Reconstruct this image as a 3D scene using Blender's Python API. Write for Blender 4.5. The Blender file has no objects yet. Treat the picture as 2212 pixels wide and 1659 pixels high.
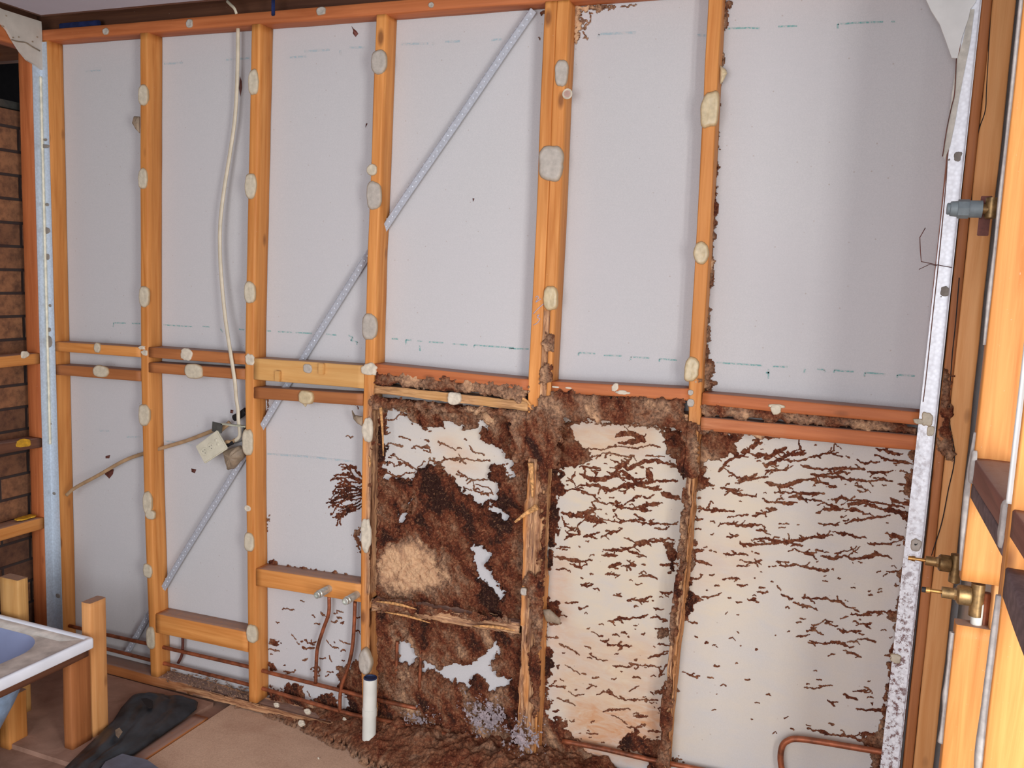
import bpy, bmesh, math, random
import numpy as np
from mathutils import Vector, Matrix
random.seed(7)
S = bpy.context.scene
COL = S.collection

# ------------------------------------------------------------------ camera
FPX = 1903.64
YAW, PIT, ROL = [math.radians(a) for a in (21.41482616, -7.23312129, -2.34822789)]
CAM = np.array([2.80984014, -2.41020044, 1.61480191])
cy, sy = math.cos(YAW), math.sin(YAW); cp, sp = math.cos(PIT), math.sin(PIT); cr, sr = math.cos(ROL), math.sin(ROL)
R = np.array([[cy, -sy, 0], [sy, cy, 0], [0, 0, 1]]) @ np.array([[1, 0, 0], [0, cp, -sp], [0, sp, cp]]) @ np.array([[cr, 0, sr], [0, 1, 0], [-sr, 0, cr]])
cd = bpy.data.cameras.new('camera'); cam = bpy.data.objects.new('camera', cd); COL.objects.link(cam)
cd.sensor_fit = 'HORIZONTAL'; cd.sensor_width = 36; cd.lens = FPX / 2212 * 36; cd.clip_start = 0.05; cd.clip_end = 60
M4 = Matrix.Identity(4)
for i in range(3):
    M4[i][0] = R[i, 0]; M4[i][1] = R[i, 2]; M4[i][2] = -R[i, 1]; M4[i][3] = CAM[i]
cam.matrix_world = M4
S.camera = cam

# ------------------------------------------------------------------ world, lights, exposure
w = bpy.data.worlds.new('world'); S.world = w; w.use_nodes = True
bg = w.node_tree.nodes['Background']; bg.inputs[0].default_value = (0.80, 0.88, 1.0, 1); bg.inputs[1].default_value = 0.55
def area(name, loc, target, sx, sz, power, color):
    l = bpy.data.lights.new(name, 'AREA'); l.shape = 'RECTANGLE'; l.size = sx; l.size_y = sz; l.energy = power; l.color = color
    o = bpy.data.objects.new(name, l); COL.objects.link(o); o.location = loc
    o.rotation_euler = (Vector(target) - Vector(loc)).to_track_quat('-Z', 'Y').to_euler(); return o
area('daylight_opening', (3.9, -2.35, 1.30), (1.2, 0, 1.1), 0.6, 1.6, 60, (1.0, 0.975, 0.94))
area('fill_light', (2.2, -4.3, 1.35), (1.6, 0, 0.9), 1.8, 2.0, 92, (0.97, 0.97, 1.0))  # soft fill lamp added behind the camera to lift the right bays
S.view_settings.view_transform = 'Standard'; S.view_settings.look = 'None'; S.view_settings.gamma = 1
S.view_settings.use_curve_mapping = False; S.view_settings.exposure = -0.1

# ------------------------------------------------------------------ projection helpers: a photo pixel seen on a known real plane
D = 0.067      # depth of the wall framing
FZ = 0.04      # floor level
WX = 3.02      # inner face of the right hand frame
def B(x, y, ax, val):
    d = R @ np.array([(x - 1106) / FPX, 1, -(y - 829.5) / FPX]); t = (val - CAM[ax]) / d[ax]; return CAM + t * d
def BF(x, y, Y=0.0): return B(x, y, 1, Y)
def projA(P):
    q = (P - CAM) @ R; return 1106 + FPX * q[..., 0] / q[..., 1], 829.5 - FPX * q[..., 2] / q[..., 1]
def lin(c):
    return tuple(((v / 255) / 12.92 if v / 255 <= .04045 else (((v / 255) + .055) / 1.055) ** 2.4) for v in c) + (1,)

# ------------------------------------------------------------------ numpy value noise
def _h(ix, iy, s):
    n = (ix.astype(np.int64) * 374761393 + iy.astype(np.int64) * 668265263 + s * 974634777) & 0xFFFFFFFF
    n = ((n ^ (n >> 13)) * 1274126177) & 0xFFFFFFFF
    return ((n ^ (n >> 16)) & 0xFFFF) / 65535.0
def vn(x, y, s=0):
    x = np.asarray(x, float); y = np.asarray(y, float)
    ix = np.floor(x); iy = np.floor(y); fx = x - ix; fy = y - iy
    fx = fx * fx * (3 - 2 * fx); fy = fy * fy * (3 - 2 * fy)
    a = _h(ix, iy, s); b = _h(ix + 1, iy, s); c = _h(ix, iy + 1, s); d = _h(ix + 1, iy + 1, s)
    return (a + (b - a) * fx) * (1 - fy) + (c + (d - c) * fx) * fy
def fbm(x, y, s=0, o=4):
    v = 0; a = .5; t = 0
    for k in range(o):
        v = v + a * vn(x * 2 ** k + 17 * k, y * 2 ** k - 9 * k, s + k); t += a; a *= .55
    return v / t

# ------------------------------------------------------------------ materials
class NT:
    def __init__(s, name, rough=.7, metal=0.0, spec=.4):
        m = bpy.data.materials.new(name); m.use_nodes = True; s.m = m; s.t = m.node_tree; s.n = s.t.nodes; s.l = s.t.links
        s.b = s.n['Principled BSDF']; s.b.inputs['Roughness'].default_value = rough; s.b.inputs['Metallic'].default_value = metal
        s.b.inputs['Specular IOR Level'].default_value = spec
    def set(s, n, i, v):
        if isinstance(v, bpy.types.NodeSocket): s.l.new(v, n.inputs[i])
        elif v is not None: n.inputs[i].default_value = v
    def coord(s, scale=(1, 1, 1), rnd=True):
        c = s.n.new('ShaderNodeTexCoord').outputs['Object']
        mp = s.n.new('ShaderNodeMapping'); s.l.new(c, mp.inputs[0]); mp.inputs['Scale'].default_value = scale
        if rnd:
            oi = s.n.new('ShaderNodeObjectInfo'); mu = s.n.new('ShaderNodeMath'); mu.operation = 'MULTIPLY'; mu.inputs[1].default_value = 37.0
            s.l.new(oi.outputs['Random'], mu.inputs[0]); s.l.new(mu.outputs[0], mp.inputs['Location'])
        return mp.outputs[0]
    def noise(s, co, scale, detail=4, rough=.55, dist=0):
        n = s.n.new('ShaderNodeTexNoise'); s.l.new(co, n.inputs['Vector']); n.inputs['Scale'].default_value = scale
        n.inputs['Detail'].default_value = detail; n.inputs['Roughness'].default_value = rough; n.inputs['Distortion'].default_value = dist
        return n.outputs['Fac']
    def ramp(s, f, stops):
        n = s.n.new('ShaderNodeValToRGB'); s.l.new(f, n.inputs[0]); e = n.color_ramp.elements
        while len(e) < len(stops): e.new(.5)
        for i, (p, c) in enumerate(stops): e[i].position = p; e[i].color = c if len(c) == 4 else lin(c)
        return n.outputs[0]
    def mix(s, f, a, b, mode='MIX'):
        n = s.n.new('ShaderNodeMix'); n.data_type = 'RGBA'; n.blend_type = mode
        s.set(n, 0, f); s.set(n, 6, a); s.set(n, 7, b); return n.outputs[2]
    def math(s, op, a, b=None, clamp=False):
        n = s.n.new('ShaderNodeMath'); n.operation = op; n.use_clamp = clamp; s.set(n, 0, a); s.set(n, 1, b); return n.outputs[0]
    def mrange(s, v, a, b, c=0, d=1):
        n = s.n.new('ShaderNodeMapRange'); s.set(n, 0, v)
        for i, q in enumerate((a, b, c, d)): n.inputs[1 + i].default_value = q
        return n.outputs[0]
    def attr(s, name):
        n = s.n.new('ShaderNodeAttribute'); n.attribute_name = name; return n
    def bump(s, h, strength=.3, dist=.002):
        n = s.n.new('ShaderNodeBump'); n.inputs['Strength'].default_value = strength; n.inputs['Distance'].default_value = dist
        s.l.new(h, n.inputs['Height']); s.l.new(n.outputs[0], s.b.inputs['Normal'])
    def color(s, c): s.set(s.b, 'Base Color', c); return s

def sc(axis, a, l): return tuple(l if k == axis else a for k in 'xyz')
def pine(name, dark, light, axis, rough=.6, knots=True, dust=.85):
    t = NT(name, rough, 0, .35)
    g = t.noise(t.coord(sc(axis, 1, .045)), 55, 5, .6, .6)
    c = t.ramp(g, [(.3, dark), (.72, light)])
    big = t.noise(t.coord(sc(axis, 1, .25)), 7, 3)
    c = t.mix(t.mrange(big, .3, .7, 0, .45), c, lin(tuple(int(v * .80) for v in dark)))
    if knots:
        vo = t.n.new('ShaderNodeTexVoronoi'); t.l.new(t.coord(sc(axis, 10, 4.2)), vo.inputs['Vector']); vo.inputs['Scale'].default_value = 1
        c = t.mix(t.mrange(vo.outputs['Distance'], .06, .13, .75, 0), c, lin((104, 56, 28)))
    # bare eaten timber, where the attribute says so
    e = t.attr('eat').outputs['Fac']
    st = t.noise(t.coord(sc(axis, 1, .05)), 130, 4, .65, .3)
    ec = t.ramp(st, [(.28, (70, 44, 34)), (.42, (128, 90, 68)), (.54, (182, 138, 102)), (.68, (216, 174, 132))])
    c = t.mix(e, c, ec)
    # dust and plaster fines lying on the upward faces
    ge = t.n.new('ShaderNodeNewGeometry'); sx = t.n.new('ShaderNodeSeparateXYZ'); t.l.new(ge.outputs['Normal'], sx.inputs[0])
    up = t.mrange(sx.outputs['Z'], .75, .95, 0, dust)
    dn = t.noise(t.coord(rnd=False), 60, 4, .7)
    c = t.mix(t.math('MULTIPLY', up, t.mrange(dn, .25, .5, .45, 1)), c, lin((148, 122, 112)))
    sp = t.noise(t.coord(rnd=False), 210, 2, .5)
    c = t.mix(t.mrange(sp, .74, .78, 0, .5), c, lin((205, 185, 160)))
    t.color(c); t.bump(t.math('ADD', g, t.math('MULTIPLY', st, t.math('MULTIPLY', e, 6.0))), .25, .0025)
    return t.m
PINE = {}
for ax in 'xyz':
    PINE['o' + ax] = pine('pine_orange_' + ax, (194, 120, 54), (230, 162, 92), ax)
    PINE['r' + ax] = pine('pine_red_' + ax, (168, 90, 48), (208, 126, 76), ax)
    PINE['p' + ax] = pine('pine_pale_' + ax, (200, 146, 82), (222, 176, 112), ax)
    PINE['b' + ax] = pine('pine_bright_' + ax, (216, 148, 86), (240, 182, 122), ax)
    PINE['d' + ax] = pine('pine_dark_' + ax, (92, 56, 40), (124, 80, 56), ax)
    PINE['v' + ax] = pine('pine_umber_' + ax, (112, 66, 52), (146, 92, 76), ax)
    PINE['w' + ax] = pine('pine_brown_' + ax, (156, 94, 52), (190, 122, 72), ax)

def simple(name, col, rough=.6, metal=0, spec=.4, var=.12, nscale=40, bump=.0, bd=.001):
    t = NT(name, rough, metal, spec)
    n = t.noise(t.coord(), nscale, 4, .6)
    t.color(t.mix(t.mrange(n, .3, .7), lin(tuple(max(0, int(v * (1 - var))) for v in col)), lin(tuple(min(255, int(v * (1 + var * .6))) for v in col))))
    if bump: t.bump(n, bump, bd)
    return t.m

# sheet lining: pale fibre board, with stain attributes
t = NT('fibre_sheet', .85, 0, .2)
co = t.coord((1, 1, 1), False)
fine = t.noise(co, 420, 3, .7); cloud = t.noise(co, 2.2, 4, .55); hz = t.noise(t.coord((.6, 1, 16), False), 14, 3, .6)
c = t.mix(t.mrange(fine, .3, .7), lin((184, 184, 186)), lin((198, 197, 198)))
c = t.mix(t.mrange(cloud, .35, .65, 0, .35), c, lin((192, 189, 193)))
c = t.mix(t.mrange(hz, .35, .7, 0, .22), c, lin((184, 185, 186)))
cr_ = t.attr('cream').outputs['Fac']; og_ = t.attr('rust').outputs['Fac']
sn = t.noise(t.coord((1, 1, 2.2), False), 9, 5, .6, .6)
c = t.mix(t.math('MULTIPLY', cr_, t.mrange(sn, .25, .65, .45, 1.0), True), c, lin((216, 200, 172)))
c = t.mix(t.math('MULTIPLY', og_, t.mrange(t.noise(t.coord((1, 1, 3), False), 16, 5, .65, .8), .3, .7, .25, 1.1), True), c, lin((196, 136, 88)))
vo = t.n.new('ShaderNodeTexVoronoi'); t.l.new(co, vo.inputs['Vector']); vo.inputs['Scale'].default_value = 26
c = t.mix(t.mrange(vo.outputs['Distance'], .045, .06, .35, 0), c, lin((140, 110, 90)))
t.color(c); t.bump(fine, .15, .0006); SHEET = t.m

t = NT('stamp_ink', .85, 0, .2); n = t.noise(t.coord(rnd=False), 160, 3, .6)
t.color(t.mix(t.mrange(n, .4, .62, 0, 1), lin((112, 160, 158)), lin((186, 186, 186)))); INK = t.m
t = NT('stamp_ink_faint', .85, 0, .2); n = t.noise(t.coord(rnd=False), 110, 3, .6)
t.color(t.mix(t.mrange(n, .36, .58, 0, 1), lin((156, 176, 184)), lin((188, 187, 188)))); INKF = t.m

t = NT('termite_mud', .95, 0, .15)
tone = t.attr('tone').outputs['Fac']; co = t.coord((1, 1, 1), False)
n1 = t.noise(co, 120, 7, .75, .5); n2 = t.noise(co, 16, 7, .72, 1.2)
tt = t.math('ADD', tone, t.mrange(n2, .3, .7, -.24, .26), True)
calm = t.mrange(tone, .78, .92, 1, .25)
base = t.ramp(tt, [(0, (46, 26, 22)), (.25, (110, 56, 36)), (.45, (130, 86, 62)), (.68, (146, 114, 92)), (.85, (184, 144, 112)), (1, (206, 168, 132))])
c = t.mix(t.math('MULTIPLY', calm, t.mrange(n1, .36, .56, .8, 0)), base, lin((52, 28, 22)))
c = t.mix(t.mrange(n1, .54, .68, 0, .6), c, lin((176, 126, 92)))
n3 = t.noise(co, 380, 2, .6)
c = t.mix(t.mrange(n3, .68, .76, 0, .6), c, lin((198, 176, 158)))
t.color(c); t.bump(t.math('MULTIPLY', calm, n1), .6, .004); MUD = t.m

def galv(name, col, rough, axis='z', dots=None, rust=0.0, metal=.3):
    t = NT(name, rough, metal, .5)
    vo = t.n.new('ShaderNodeTexVoronoi'); t.l.new(t.coord(), vo.inputs['Vector']); vo.inputs['Scale'].default_value = 120
    c = t.mix(t.mrange(vo.outputs['Distance'], .2, .8), lin(col), lin(tuple(int(v * .93) for v in col)))
    n = t.noise(t.coord(), 30, 5, .7)
    c = t.mix(t.mrange(n, .55, .8, 0, .25), c, lin((140, 150, 165)))
    if rust:
        a = t.attr('rust').outputs['Fac']; rn = t.noise(t.coord(rnd=False), 75, 4, .75)
        f = t.math('MULTIPLY', a, t.mrange(rn, .50, .60), True)
        c = t.mix(f, c, lin((122, 88, 84))); t.set(t.b, 'Metallic', t.mrange(f, 0, 1, metal, 0))
        t.set(t.b, 'Roughness', t.mrange(f, 0, 1, rough, .9))
    t.color(c); return t.m
GALV = galv('galvanised_steel', (240, 244, 250), .42, rust=1, metal=.15)
GALVL = galv('galvanised_dull', (206, 218, 230), .40, rust=1, metal=.4)
GALVB = galv('galvanised_brace', (190, 196, 208), .5, metal=.35)
GALVD = simple('dull_steel', (110, 112, 108), .5, .8)
COPPER = simple('copper_tarnished', (146, 84, 56), .5, .45, .5, .35, 30)
COPPERD = simple('copper_dark', (106, 62, 54), .5, .5, .5, .3, 30)
BRASS = simple('brass_aged', (150, 122, 82), .42, .75, .5, .3, 60)
BRASSB = simple('brass_bright', (196, 150, 90), .35, .9, .5, .2, 60)
def adh(name, col, rim, rough=.55):
    t = NT(name, rough, 0, .4); n = t.noise(t.coord(), 70, 4, .6)
    c = t.mix(t.mrange(n, .3, .7), lin(tuple(int(v * .88) for v in col)), lin(col))
    c = t.mix(t.math('MULTIPLY', t.attr('rim').outputs['Fac'], .8), c, lin(rim)); t.color(c); t.bump(n, .2, .001); return t.m  # tan rim carries the shading of the pad's thick edge
ADH = adh('adhesive_dried', (208, 198, 176), (158, 128, 88))
ADHC = adh('adhesive_clear', (206, 188, 152), (166, 130, 84), .35)
ADHG = adh('adhesive_grey', (186, 178, 168), (150, 128, 100))
PLAST = simple('plaster_white', (206, 196, 178), .85, 0, .2, .1, 60, .5, .002)
PVC = simple('pvc_white', (214, 214, 206), .4, 0, .5, .05, 12)
PVCG = simple('pvc_grey', (128, 142, 148), .5, 0, .5, .1, 40)
VIOL = simple('dusty_violet_timber', (116, 98, 98), .8, 0, .2, .18, 60)
DARKBL = simple('dark_blue_seal', (38, 50, 84), .6)
CABLE = simple('cable_white', (204, 194, 172), .5, 0, .4, .06, 30)
CABLEB = simple('cable_beige', (166, 136, 102), .6, 0, .3, .12, 30)
OUTLET = simple('outlet_white', (200, 196, 176), .45, 0, .4, .05, 30)
BLACK = simple('black_plastic', (46, 50, 56), .42, 0, .4, .5, 9, .4, .004)
BLACKT = simple('black_tape', (24, 24, 28), .7)
MORT = simple('adhesive_lump', (146, 128, 108), .6, 0, .4, .2, 30, .5, .004)
ENAMEL = simple('bath_enamel', (234, 240, 250), .3, 0, .5, .04, 8)
ENAMEL_SHADE = simple('bath_basin_shade', (150, 162, 196), .3, 0, .5, .05, 5)  # white enamel with the basin's bluish shade put into its colour
RIMD = simple('bath_dusty_rim', (212, 204, 196), .7, 0, .3, .14, 18)
SLATE = simple('slate_blue_tile', (96, 100, 116), .45, 0, .5, .2, 14)
YELLOW = simple('yellow_paint', (200, 150, 40), .6, 0, .3, .2, 60)
GREYP = simple('grey_sealant', (176, 170, 166), .6, 0, .3, .12, 60)
PLB = simple('plasterboard_face', (196, 188, 178), .85, 0, .2, .05, 20)
PLBB = simple('plasterboard_bright', (226, 228, 226), .8, 0, .2, .03, 20)
WEB = simple('white_mould', (146, 134, 138), .9, 0, .2, .3, 90, .6, .004)
CEIL = simple('ceiling_paint', (188, 184, 194), .9, 0, .2, .02, 6)
DARK = simple('void_shade', (26, 22, 22), .95, 0, .1)  # near black colour painted for the darkness of the roof gaps
SARK = simple('blue_sarking', (34, 44, 84), .5, 0, .4, .4, 30)
SPLINT = simple('splintered_wood', (200, 150, 98), .8, 0, .2, .35, 120, .6, .003)
CONC = simple('screw_plug', (184, 150, 138), .6)
t = NT('particle_board', .8, 0, .25); co = t.coord((1, 1, 1), False); n = t.noise(co, 5, 5, .6, .5); f = t.noise(co, 240, 3, .7)
c = t.mix(t.mrange(n, .3, .7), lin((196, 162, 138)), lin((220, 188, 162))); c = t.mix(t.mrange(f, .35, .7, 0, .35), c, lin((120, 86, 64)))
t.color(c); t.bump(f, .2, .001); PBOARD = t.m
t = NT('old_floor_board', .85, 0, .2); co = t.coord((1, 1, 1), False); n = t.noise(co, 8, 5, .65, .5); f = t.noise(co, 120, 4, .7)
c = t.mix(t.mrange(n, .3, .7), lin((136, 104, 88)), lin((172, 136, 118))); c = t.mix(t.mrange(f, .62, .75, 0, .6), c, lin((168, 146, 132)))
t.color(c); t.bump(f, .3, .002); OLDF = t.m
t = NT('brickwork', .9, 0, .2); co = t.coord((1, 1, 1), False)
sx = t.n.new('ShaderNodeSeparateXYZ'); t.l.new(co, sx.inputs[0]); cx = t.n.new('ShaderNodeCombineXYZ'); t.l.new(sx.outputs['Y'], cx.inputs[0]); t.l.new(sx.outputs['Z'], cx.inputs[1])
bt = t.n.new('ShaderNodeTexBrick'); t.l.new(cx.outputs[0], bt.inputs['Vector']); bt.inputs['Scale'].default_value = 1
bt.inputs['Brick Width'].default_value = .24; bt.inputs['Row Height'].default_value = .086; bt.inputs['Mortar Size'].default_value = .006; bt.inputs['Mortar Smooth'].default_value = .3
bt.inputs['Color1'].default_value = lin((158, 110, 78)); bt.inputs['Color2'].default_value = lin((104, 72, 56)); bt.inputs['Mortar'].default_value = lin((62, 54, 52))
n = t.noise(co, 26, 5, .7)
c = t.mix(t.mrange(n, .4, .68, 0, .75), bt.outputs['Color'], lin((66, 46, 42)))
t.color(c)
t.bump(t.math('SUBTRACT', t.math('MULTIPLY', n, .3), bt.outputs['Fac']), .6, .006); BRICK = t.m

# ------------------------------------------------------------------ object helpers
def mk(name, V, F, mat, parent=None, smooth=True, attrs=None):
    me = bpy.data.meshes.new(name); me.from_pydata([tuple(map(float, v)) for v in V], [], [tuple(map(int, f)) for f in F])
    if smooth:
        me.polygons.foreach_set('use_smooth', [True] * len(me.polygons))
    if attrs:
        for k, a in attrs.items():
            at = me.attributes.new(k, 'FLOAT', 'POINT'); at.data.foreach_set('value', np.asarray(a, np.float32))
    me.materials.append(mat); me.update()
    o = bpy.data.objects.new(name, me); COL.objects.link(o)
    if parent is not None: o.parent = parent
    return o
def tag(o, label, cat=None, group=None, kind=None):
    o['label'] = label
    if cat: o['category'] = cat
    if group: o['group'] = group
    if kind: o['kind'] = kind
    return o
def struct(o, label=None):
    o['kind'] = 'structure'
    if label: o['label'] = label
    return o
def empty(name, loc):
    o = bpy.data.objects.new(name, None); COL.objects.link(o); o.location = loc; o.empty_display_size = .05
    bpy.context.view_layer.update(); return o
def adopt(child, parent):
    child.parent = parent
    child.matrix_parent_inverse = Matrix.Translation(-Vector(parent.location)); return child

def box(x0, x1, y0, y1, z0, z1):
    V = [(x0, y0, z0), (x1, y0, z0), (x1, y1, z0), (x0, y1, z0), (x0, y0, z1), (x1, y0, z1), (x1, y1, z1), (x0, y1, z1)]
    return V, [(0, 3, 2, 1), (4, 5, 6, 7), (0, 1, 5, 4), (1, 2, 6, 5), (2, 3, 7, 6), (3, 0, 4, 7)]
def mbox(name, b, mat, parent=None, bev=.002):
    V, F = box(*b); o = mk(name, V, F, mat, parent, False)
    if bev:
        bm = bmesh.new(); bm.from_mesh(o.data); bmesh.ops.bevel(bm, geom=bm.edges[:], offset=bev, segments=2, affect='EDGES'); bm.to_mesh(o.data); bm.free()
    return o

SEED = [0]
def timber(name, path, u, v, wu, wv, mat, parent=None, step=.025, jit=.0007, eat=None, edepth=.012, nu=3, nv=3, keep=0):
    """path: 3D points along the low-u low-v corner line; u, v: section directions; eat(s, a): 0..1 damage at point s, a across u."""
    SEED[0] += 13; sd = SEED[0]
    path = [np.array(p, float) for p in path]; u = np.array(u, float); v = np.array(v, float)
    L = [0]
    for a, b in zip(path, path[1:]): L.append(L[-1] + np.linalg.norm(b - a))
    n = max(2, int(L[-1] / step)); ss = np.linspace(0, L[-1], n + 1)
    P = np.stack([np.interp(ss, L, [p[k] for p in path]) for k in range(3)], 1)
    b = .0025
    cu = [0, b] + [wu * k / nu for k in range(1, nu)] + [wu - b, wu]; cv = [0, b] + [wv * k / nv for k in range(1, nv)] + [wv - b, wv]
    ring = [(q, 0) for q in cu[1:-1]] + [(wu, q) for q in cv[1:-1]] + [(q, wv) for q in cu[1:-1][::-1]] + [(0, q) for q in cv[1:-1][::-1]]
    m = len(ring); V = []; E = []
    for i, (s, p) in enumerate(zip(ss, P)):
        for j, (a, c) in enumerate(ring):
            e = 0.0
            if eat: e = float(np.clip(eat(p, a / wu), 0, 1))
            du = (vn(s * 9, j * .7, sd) - .5) * 2 * jit; dv = (vn(s * 9 + 50, j * .7, sd) - .5) * 2 * jit
            if e > 0:
                st = float(fbm(s * 26, (a + c) * 230, sd + 3, 3)) ; st2 = float(vn(s * 7, (a + c) * 40, sd + 5))
                k = e * edepth * (max(0, st - .25) * 1.2 + st2 * .5)
                du += (k if a <= wu / 2 else -k) * ((0 if (keep == 1 and a == wu) or (keep == -1 and a == 0) else 1) if (a == 0 or a == wu) else .15); dv += (k if c <= wv / 2 else -k) * (1 if (c == 0 or c == wv) else .15)
            V.append(p + u * (a + du) + v * (c + dv)); E.append(e)
    F = []
    for i in range(n):
        for j in range(m):
            k = (j + 1) % m; F.append((i * m + j, i * m + k, (i + 1) * m + k, (i + 1) * m + j))
    F.append(tuple(range(m))[::-1]); F.append(tuple(n * m + j for j in range(m)))
    t = (P[-1] - P[0]); 
    if np.dot(np.cross(u, v), t) < 0: F = [f[::-1] for f in F]
    o = mk(name, V, F, mat, parent, True, {'eat': E})
    o.data.polygons[-1].use_smooth = False; o.data.polygons[-2].use_smooth = False
    return o

def tube(name, pts, r, mat, parent=None, seg=12, flat=1.0, smooth_n=6, rfun=None):
    pts = [np.array(p, float) for p in pts]
    Q = []
    if len(pts) > 2 and smooth_n > 1:
        pp = [2 * pts[0] - pts[1]] + pts + [2 * pts[-1] - pts[-2]]
        for i in range(1, len(pp) - 2):
            for k in range(smooth_n):
                t = k / smooth_n; a, b, c, d = pp[i - 1:i + 3]
                Q.append(.5 * ((2 * b) + (c - a) * t + (2 * a - 5 * b + 4 * c - d) * t * t + (-a + 3 * b - 3 * c + d) * t ** 3))
        Q.append(pts[-1])
    else: Q = pts
    V = []; F = []; up = np.array([0, 1, 0.01])
    for i, p in enumerate(Q):
        d = Q[min(i + 1, len(Q) - 1)] - Q[max(i - 1, 0)]; d = d / (np.linalg.norm(d) + 1e-9)
        if abs(np.dot(d, up)) > .95: up = np.array([0.01, 0, 1])
        a = np.cross(up, d); a /= np.linalg.norm(a); b = np.cross(d, a); up = b if i else b
        rr = r if rfun is None else rfun(i / (len(Q) - 1))
        for k in range(seg):
            th = 2 * math.pi * k / seg; V.append(p + a * rr * math.cos(th) + b * rr * flat * math.sin(th))
    for i in range(len(Q) - 1):
        for k in range(seg):
            l = (k + 1) % seg; F.append((i * seg + k, i * seg + l, (i + 1) * seg + l, (i + 1) * seg + k))
    F.append(tuple(range(seg))[::-1]); F.append(tuple((len(Q) - 1) * seg + k for k in range(seg)))
    o = mk(name, V, F, mat, parent, True)
    o.data.polygons[-1].use_smooth = False; o.data.polygons[-2].use_smooth = False
    return o
def lathe(name, origin, axis, prof, mat, parent=None, seg=24):
    """prof: (distance along axis, radius)"""
    ax = np.array(axis, float); ax /= np.linalg.norm(ax); h = np.array([0, 0, 1.]) if abs(ax[2]) < .9 else np.array([1., 0, 0])
    a = np.cross(h, ax); a /= np.linalg.norm(a); b = np.cross(ax, a); V = []; F = []; o0 = np.array(origin, float)
    for (d, r) in prof:
        for k in range(seg):
            th = 2 * math.pi * k / seg; V.append(o0 + ax * d + (a * math.cos(th) + b * math.sin(th)) * r)
    for i in range(len(prof) - 1):
        for k in range(seg):
            l = (k + 1) % seg; F.append((i * seg + k, i * seg + l, (i + 1) * seg + l, (i + 1) * seg + k))
    F.append(tuple(range(seg))[::-1]); F.append(tuple((len(prof) - 1) * seg + k for k in range(seg)))
    o = mk(name, V, F, mat, parent, True)
    mod = o.modifiers.new('edge', 'EDGE_SPLIT'); mod.split_angle = math.radians(35)
    return o

def blob(name, c, u, v, n, ru, rv, th, mat, parent, seed=0, wob=.14, skirt=.003, square=2.6, pit=0.0):
    """flattened dab of dried adhesive: an uneven rounded pad with a rim that turns down to the timber"""
    c, u, v, n = [np.array(q, float) for q in (c, u, v, n)]
    N = 32; V = [c + n * th * .92]; F = []
    prof = [(.3, .95), (.55, 1), (.78, 1.0), (.92, .82), (1.0, .35), (1.0, -skirt / th)]
    for k, (rr, h) in enumerate(prof):
        for j in range(N):
            a = 2 * math.pi * j / N; ca, sa = math.cos(a), math.sin(a)
            e = (abs(ca) ** square + abs(sa) ** square) ** (-1 / square)
            wv = 1 + wob * (float(fbm(2 + 1.4 * ca + seed * 3.1, 2 + 1.4 * sa, seed, 3)) - .5) * 2
            q = rr * e * wv
            hh = h * th * (1 + (.3 * (float(vn(3 * ca * rr + seed, 3 * sa * rr + 5, seed + 4)) - .5) if h > 0 else 0)) - (pit * th if rr < .4 else 0)
            V.append(c + u * ca * q * ru + v * sa * q * rv + n * hh)
    for j in range(N): F.append((0, 1 + j, 1 + (j + 1) % N))
    for k in range(len(prof) - 1):
        for j in range(N):
            l = (j + 1) % N; a0 = 1 + k * N; F.append((a0 + j, a0 + N + j, a0 + N + l, a0 + l))
    if np.dot(np.cross(u, v), n) < 0: F = [f[::-1] for f in F]
    return mk(name, V, F, mat, parent, True, {'rim': [0] * (1 + 3 * N) + [.5] * N + [1] * (2 * N)})
def dab(parent, px, py, wpx, hpx, mat=None, th=.005, Y=0.0, seed=None, name='adhesive_dab', **k):
    c = BF(px, py, Y); ru = abs(BF(px + wpx / 2, py, Y)[0] - c[0]); rv = abs(BF(px, py + hpx / 2, Y)[2] - c[2])
    SEED[0] += 1
    return blob(name, c, (1, 0, 0), (0, 0, 1), (0, -1, 0), ru, rv, th, mat or ADH, parent, seed or SEED[0], **k)

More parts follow.
